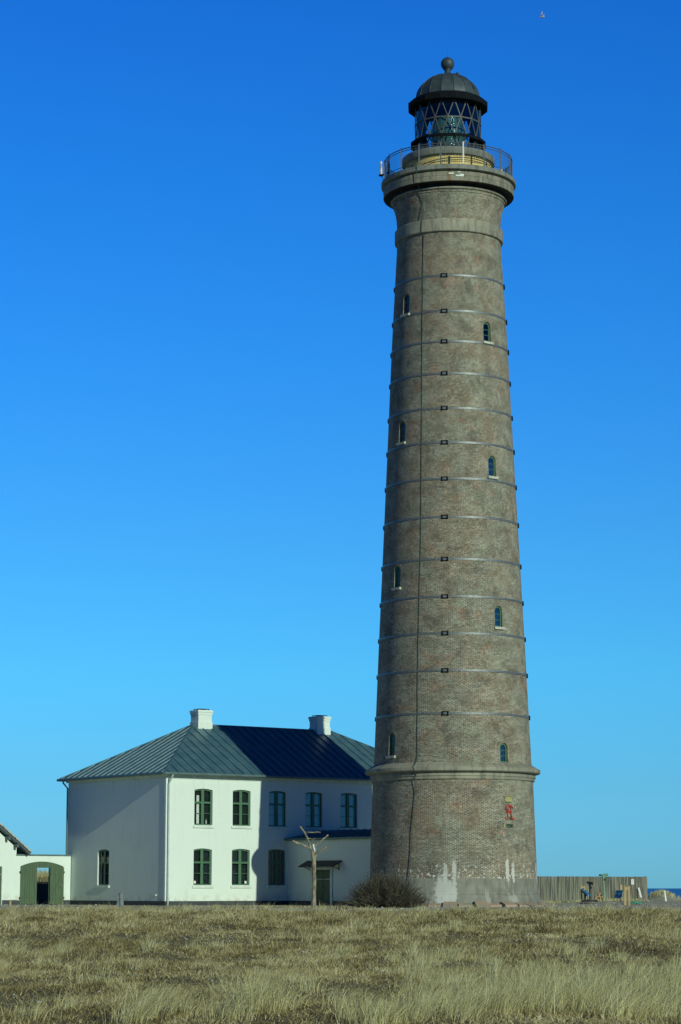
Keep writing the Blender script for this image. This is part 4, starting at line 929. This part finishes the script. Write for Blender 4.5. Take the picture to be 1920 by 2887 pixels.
for (n_cl, y0, y1, per, spread, hh, ww, lo) in [(8800, 20, 46, 16, .06, .085, .0055, .08), (8000, 44, 72, 15, .09, .12, .010, .2), (7200, 70, 100.5, 14, .14, .17, .014, .45)]:
    x, y, X, Y = scatter(n_cl, y0, y1, per, spread, lo); n = len(X); ct = np.repeat(RNG.normal(0, .13, len(x)), per); hs = np.repeat(RNG.uniform(.5, 1.35, len(x)), per)
    H = hh*hs*RNG.uniform(.5, 1.25, n)*(1+.8*np.clip(samp(LAT, X, Y), -.5, 1)); edge = (Y > 97); H = np.where(edge, H*.75, H)
    lx = RNG.normal(.3, .7, n); ly = RNG.normal(0, .6, n); T = np.clip(.48+1.5*ct+RNG.normal(0, .16, n)+.45*samp(LAT2, X, Y), 0, 1)
    parts.append((X, Y, H, lx, ly, ww*RNG.uniform(.7, 1.4, n), T))
# sparse tufts creeping over the gravel towards the buildings
n = 2600; x = RNG.uniform(-20, 22, n); y = RNG.uniform(99, 124, n); d = samp(LAT, x, y)+.6*samp(LAT2, x, y)
ok = (d > .12) & (np.hypot(x-5.87, y-126) > 5.7) & ((x < 4) | (y < 106)) & ~(((x+9.419)*.796+(y-130.53)*.605 > -.2) & (-(x+9.419)*.605+(y-130.53)*.796 > -.4)); x, y = x[ok], y[ok]
X = np.repeat(x, 12)+RNG.normal(0, .16, len(x)*12); Y = np.repeat(y, 12)+RNG.normal(0, .16, len(x)*12); n = len(X)
parts.append((X, Y, RNG.uniform(.04, .16, n), RNG.normal(.2, .5, n), RNG.normal(0, .5, n), RNG.uniform(.012, .022, n), np.clip(RNG.normal(.45, .2, n), 0, 1)))
# litter: short flat stalks
y = 23+72*RNG.random(300000)**1.3; x = RNG.uniform(-1, 1, 300000)*(y*.15+5); n = len(x)
parts.append((x, y, RNG.uniform(.03, .10, n), RNG.normal(0, 1.1, n), RNG.normal(0, 1.1, n), (.005+.00022*y)*RNG.uniform(.6, 1.6, n), np.clip(RNG.normal(.36, .26, n)+.3*samp(LAT2, x, y), 0, 1)))
X, Y, H, lx, ly, w, T = [np.concatenate(q) for q in zip(*parts)]
grass_mesh('dry_grass', X, Y, gh(X, Y)-.01, H, lx, ly, w, T, mg, 'short dry straw coloured grass covering the open heath')
# tall wind-bent tufts
mt = straw('tall_marram_grass', [(0, (.30, .26, .10)), (.4, (.62, .58, .27)), (.75, (.78, .75, .41)), (1, (.86, .84, .54))])
cl = []
def tuft(px, Yd, sz, nb, ln=.35): cl.append(((px-960)/6757*Yd, Yd, sz, nb, ln))
for px, Yd, sz, nb, ln in [(740, 29.5, .62, 300, .30), (700, 30.5, .55, 220, .4), (790, 30, .5, 160, .35), (640, 28.5, .42, 160, .5), (430, 29.5, .50, 240, .55), (380, 28.5, .45, 200, .5), (470, 31, .35, 120, .6), (1190, 31.5, .50, 240, .5), (1220, 30, .42, 200, .6), (1320, 32, .50, 260, .6), (1350, 31, .40, 160, .5),
      (1020, 28.3, .4, 200, .2), (1080, 28, .42, 240, .5), (1150, 28.2, .45, 240, .6), (1450, 29, .5, 260, .6), (1500, 32, .55, 280, .1), (1560, 30, .5, 260, .7), (1620, 28.6, .5, 260, .6), (1680, 31, .6, 300, .5), (1760, 30, .6, 300, .5), (1830, 28.5, .55, 300, .6), (1890, 30, .6, 300, .5), (1940, 29, .55, 260, .5), (1720, 28, .45, 240, .5),
      (1400, 28.2, .45, 240, .5), (1300, 28.2, .4, 200, .5), (1640, 34, .5, 200, .4), (1790, 34, .5, 200, .4), (1870, 35, .5, 200, .4), (30, 58, .55, 140, .2), (60, 60, .5, 120, .2), (430, 62, .45, 120, .3), (1560, 38, .45, 160, .3), (1480, 37, .4, 140, .4), (1230, 40, .4, 120, .4), (880, 36, .3, 100, .3), (540, 30, .4, 160, .5), (200, 30, .3, 100, .4), (100, 28.5, .35, 120, .4), (960, 30, .3, 100, .4)]: tuft(px, Yd, sz, nb, ln)
for _ in range(150):
    y = random.uniform(40, 97); x = random.uniform(-1, 1)*(y*.15+2)
    if samp(LAT, np.array([x]), np.array([y]))[0] > -.05: cl.append((x, y, random.uniform(.22, .42), random.randint(30, 70), random.uniform(.1, .5)))
for _ in range(34):
    y = random.uniform(27, 31); x = (1-random.random()*1.05)*4.6
    cl.append((x, y, random.uniform(.18, .5), random.randint(50, 150), random.uniform(-.2, .8)))
for _ in range(90):
    y = random.uniform(93, 101.5); x = random.uniform(-1, 1)*(y*.15+3)
    cl.append((x, y, random.uniform(.2, .5), random.randint(12, 60), random.uniform(-.1, .4)))
for _ in range(48):
    y = random.uniform(33, 62); x = random.uniform(.02, .15)*y
    cl.append((x, y, random.uniform(.25, .55), random.randint(50, 130), random.uniform(0, .7)))
for _ in range(26):
    y = random.uniform(32, 60); x = -random.uniform(.0, .15)*y
    cl.append((x, y, random.uniform(.15, .3), random.randint(30, 70), random.uniform(0, .6)))
P = []
for x, y, sz, nb, ln in cl:
    r_ = .05+sz*.16; X = x+RNG.normal(0, r_, nb); Y = y+RNG.normal(0, r_, nb)
    P.append((X, Y, sz*RNG.uniform(.45, 1.15, nb), ln+RNG.normal(0, .34, nb)+(X-x)*1.6, RNG.normal(0, .28, nb), (.0035+.00006*y)*RNG.uniform(.7, 1.4, nb), np.clip(RNG.normal(.5, .22, nb)+random.uniform(-.1, .1), 0, 1)))
X, Y, H, lx, ly, w, T = [np.concatenate(q) for q in zip(*P)]
grass_mesh('tall_grass', X, Y, gh(X, Y)-.01, H, lx, ly, w, T, mt, 'tall pale wind bent grass tufts, thickest along the foreground', .5)
# reeds and dune grass behind the gate and round the fence
P = []
for (x, y, sx_, sy_, hh, n) in [(-22.3, 176.5, 3.2, 1.6, .85, 3200), (21.9, 165.5, .95, 1.2, .30, 900), (25.4, 171, 1.3, 1.6, .3, 700), (12, 148, 2.2, .4, .22, 500), (18, 154.8, 1.6, .4, .18, 400), (15.5, 151.5, 1.5, .5, .16, 300)]:
    X = RNG.normal(x, sx_*.55, n); Y = RNG.normal(y, sy_*.55, n); P.append((X, Y, hh*RNG.uniform(.6, 1.2, n), RNG.normal(.1, .25, n), RNG.normal(0, .25, n), np.full(n, .02), np.clip(RNG.normal(.45, .25, n), 0, 1)))
X, Y, H, lx, ly, w, T = [np.concatenate(q) for q in zip(*P)]
Z = gh(X, Y)
grass_mesh('dune_grass', X, Y, Z-.01, H, lx, ly, w, T, mt, 'dry dune grass growing behind the gate and around the pole fence')
# dark dry weed stalks
ms = straw('dry_weed_stalks', [(0, (.05, .04, .03)), (1, (.12, .09, .06))])
P = []
for px, Yd, n, hh in [(255, 52, 60, .42), (285, 54, 60, .45), (230, 50, 30, .35), (1245, 72, 20, .55), (1590, 60, 90, .35), (1700, 58, 120, .35), (1790, 57, 120, .35), (1870, 56, 120, .35), (1480, 62, 40, .35), (480, 100, 20, .8), (640, 100, 18, .7), (700, 99, 14, .5), (100, 70, 20, .4), (860, 66, 20, .35), (1080, 60, 20, .35), (1510, 75, 30, .5), (960, 100, 60, .5), (1500, 98, 60, .45), (1330, 80, 24, .4), (1130, 84, 24, .4)]:
    x = (px-960)/6757*Yd; X = x+RNG.normal(0, .25+.1*(n > 50), n); Y = Yd+RNG.normal(0, .6, n); P.append((X, Y, hh*RNG.uniform(.4, 1.1, n), RNG.normal(.05, .22, n), RNG.normal(0, .2, n), np.full(n, .004+.00009*Yd), RNG.random(n)))
X, Y, H, lx, ly, w, T = [np.concatenate(q) for q in zip(*P)]
grass_mesh('weed_stalks', X, Y, gh(X, Y)-.01, H, lx, ly, w, T, ms, 'thin dark dry weed stalks standing among the heath grass')
# shells, pebbles
mp = straw('shells_and_pebbles', [(0, (.10, .10, .10)), (.5, (.30, .28, .24)), (.8, (.62, .62, .60)), (1, (.75, .75, .73))])
n = 7500; y = np.concatenate([RNG.uniform(24, 97, 1500), RNG.uniform(98, 156, 6000)]); x = RNG.uniform(-1, 1, n)*(y*.15+2); ok = (np.hypot(x-5.87, y-126) > 5.5) & ~(((x+9.419)*.796+(y-130.53)*.605 > -.4) & (-(x+9.419)*.605+(y-130.53)*.796 > -9) & (x < 4) & (y > 118)); x, y = x[ok], y[ok]; V = []; F_ = []; tn = []
mb = MB()
for a, b in zip(x, y):
    big = random.random() < .05; r_ = random.uniform(.012, .03)*(2.0 if big else 1)*(1.5 if b > 98 else 1); z = G(a, b)+.01; q = [(a+r_*math.cos(k*PI/3+a)*random.uniform(.7, 1.2), b+r_*math.sin(k*PI/3+a)*random.uniform(.7, 1.2), z) for k in range(6)]
    mb.add(q+[(a, b, z+r_*.7)], [(k, (k+1) % 6, 6) for k in range(6)]); tn += [random.random()*(.9 if not big else .1)+(.9 if big else 0)]*7
o = mb.build('pebbles', mp, None, fix=False); at = o.data.attributes.new('tint', 'FLOAT', 'POINT'); at.data.foreach_set('value', np.clip(np.array(tn, np.float32), 0, 1)); tag(o, 'scattered grey pebbles and white shells among the grass', 'pebbles', kind='stuff')
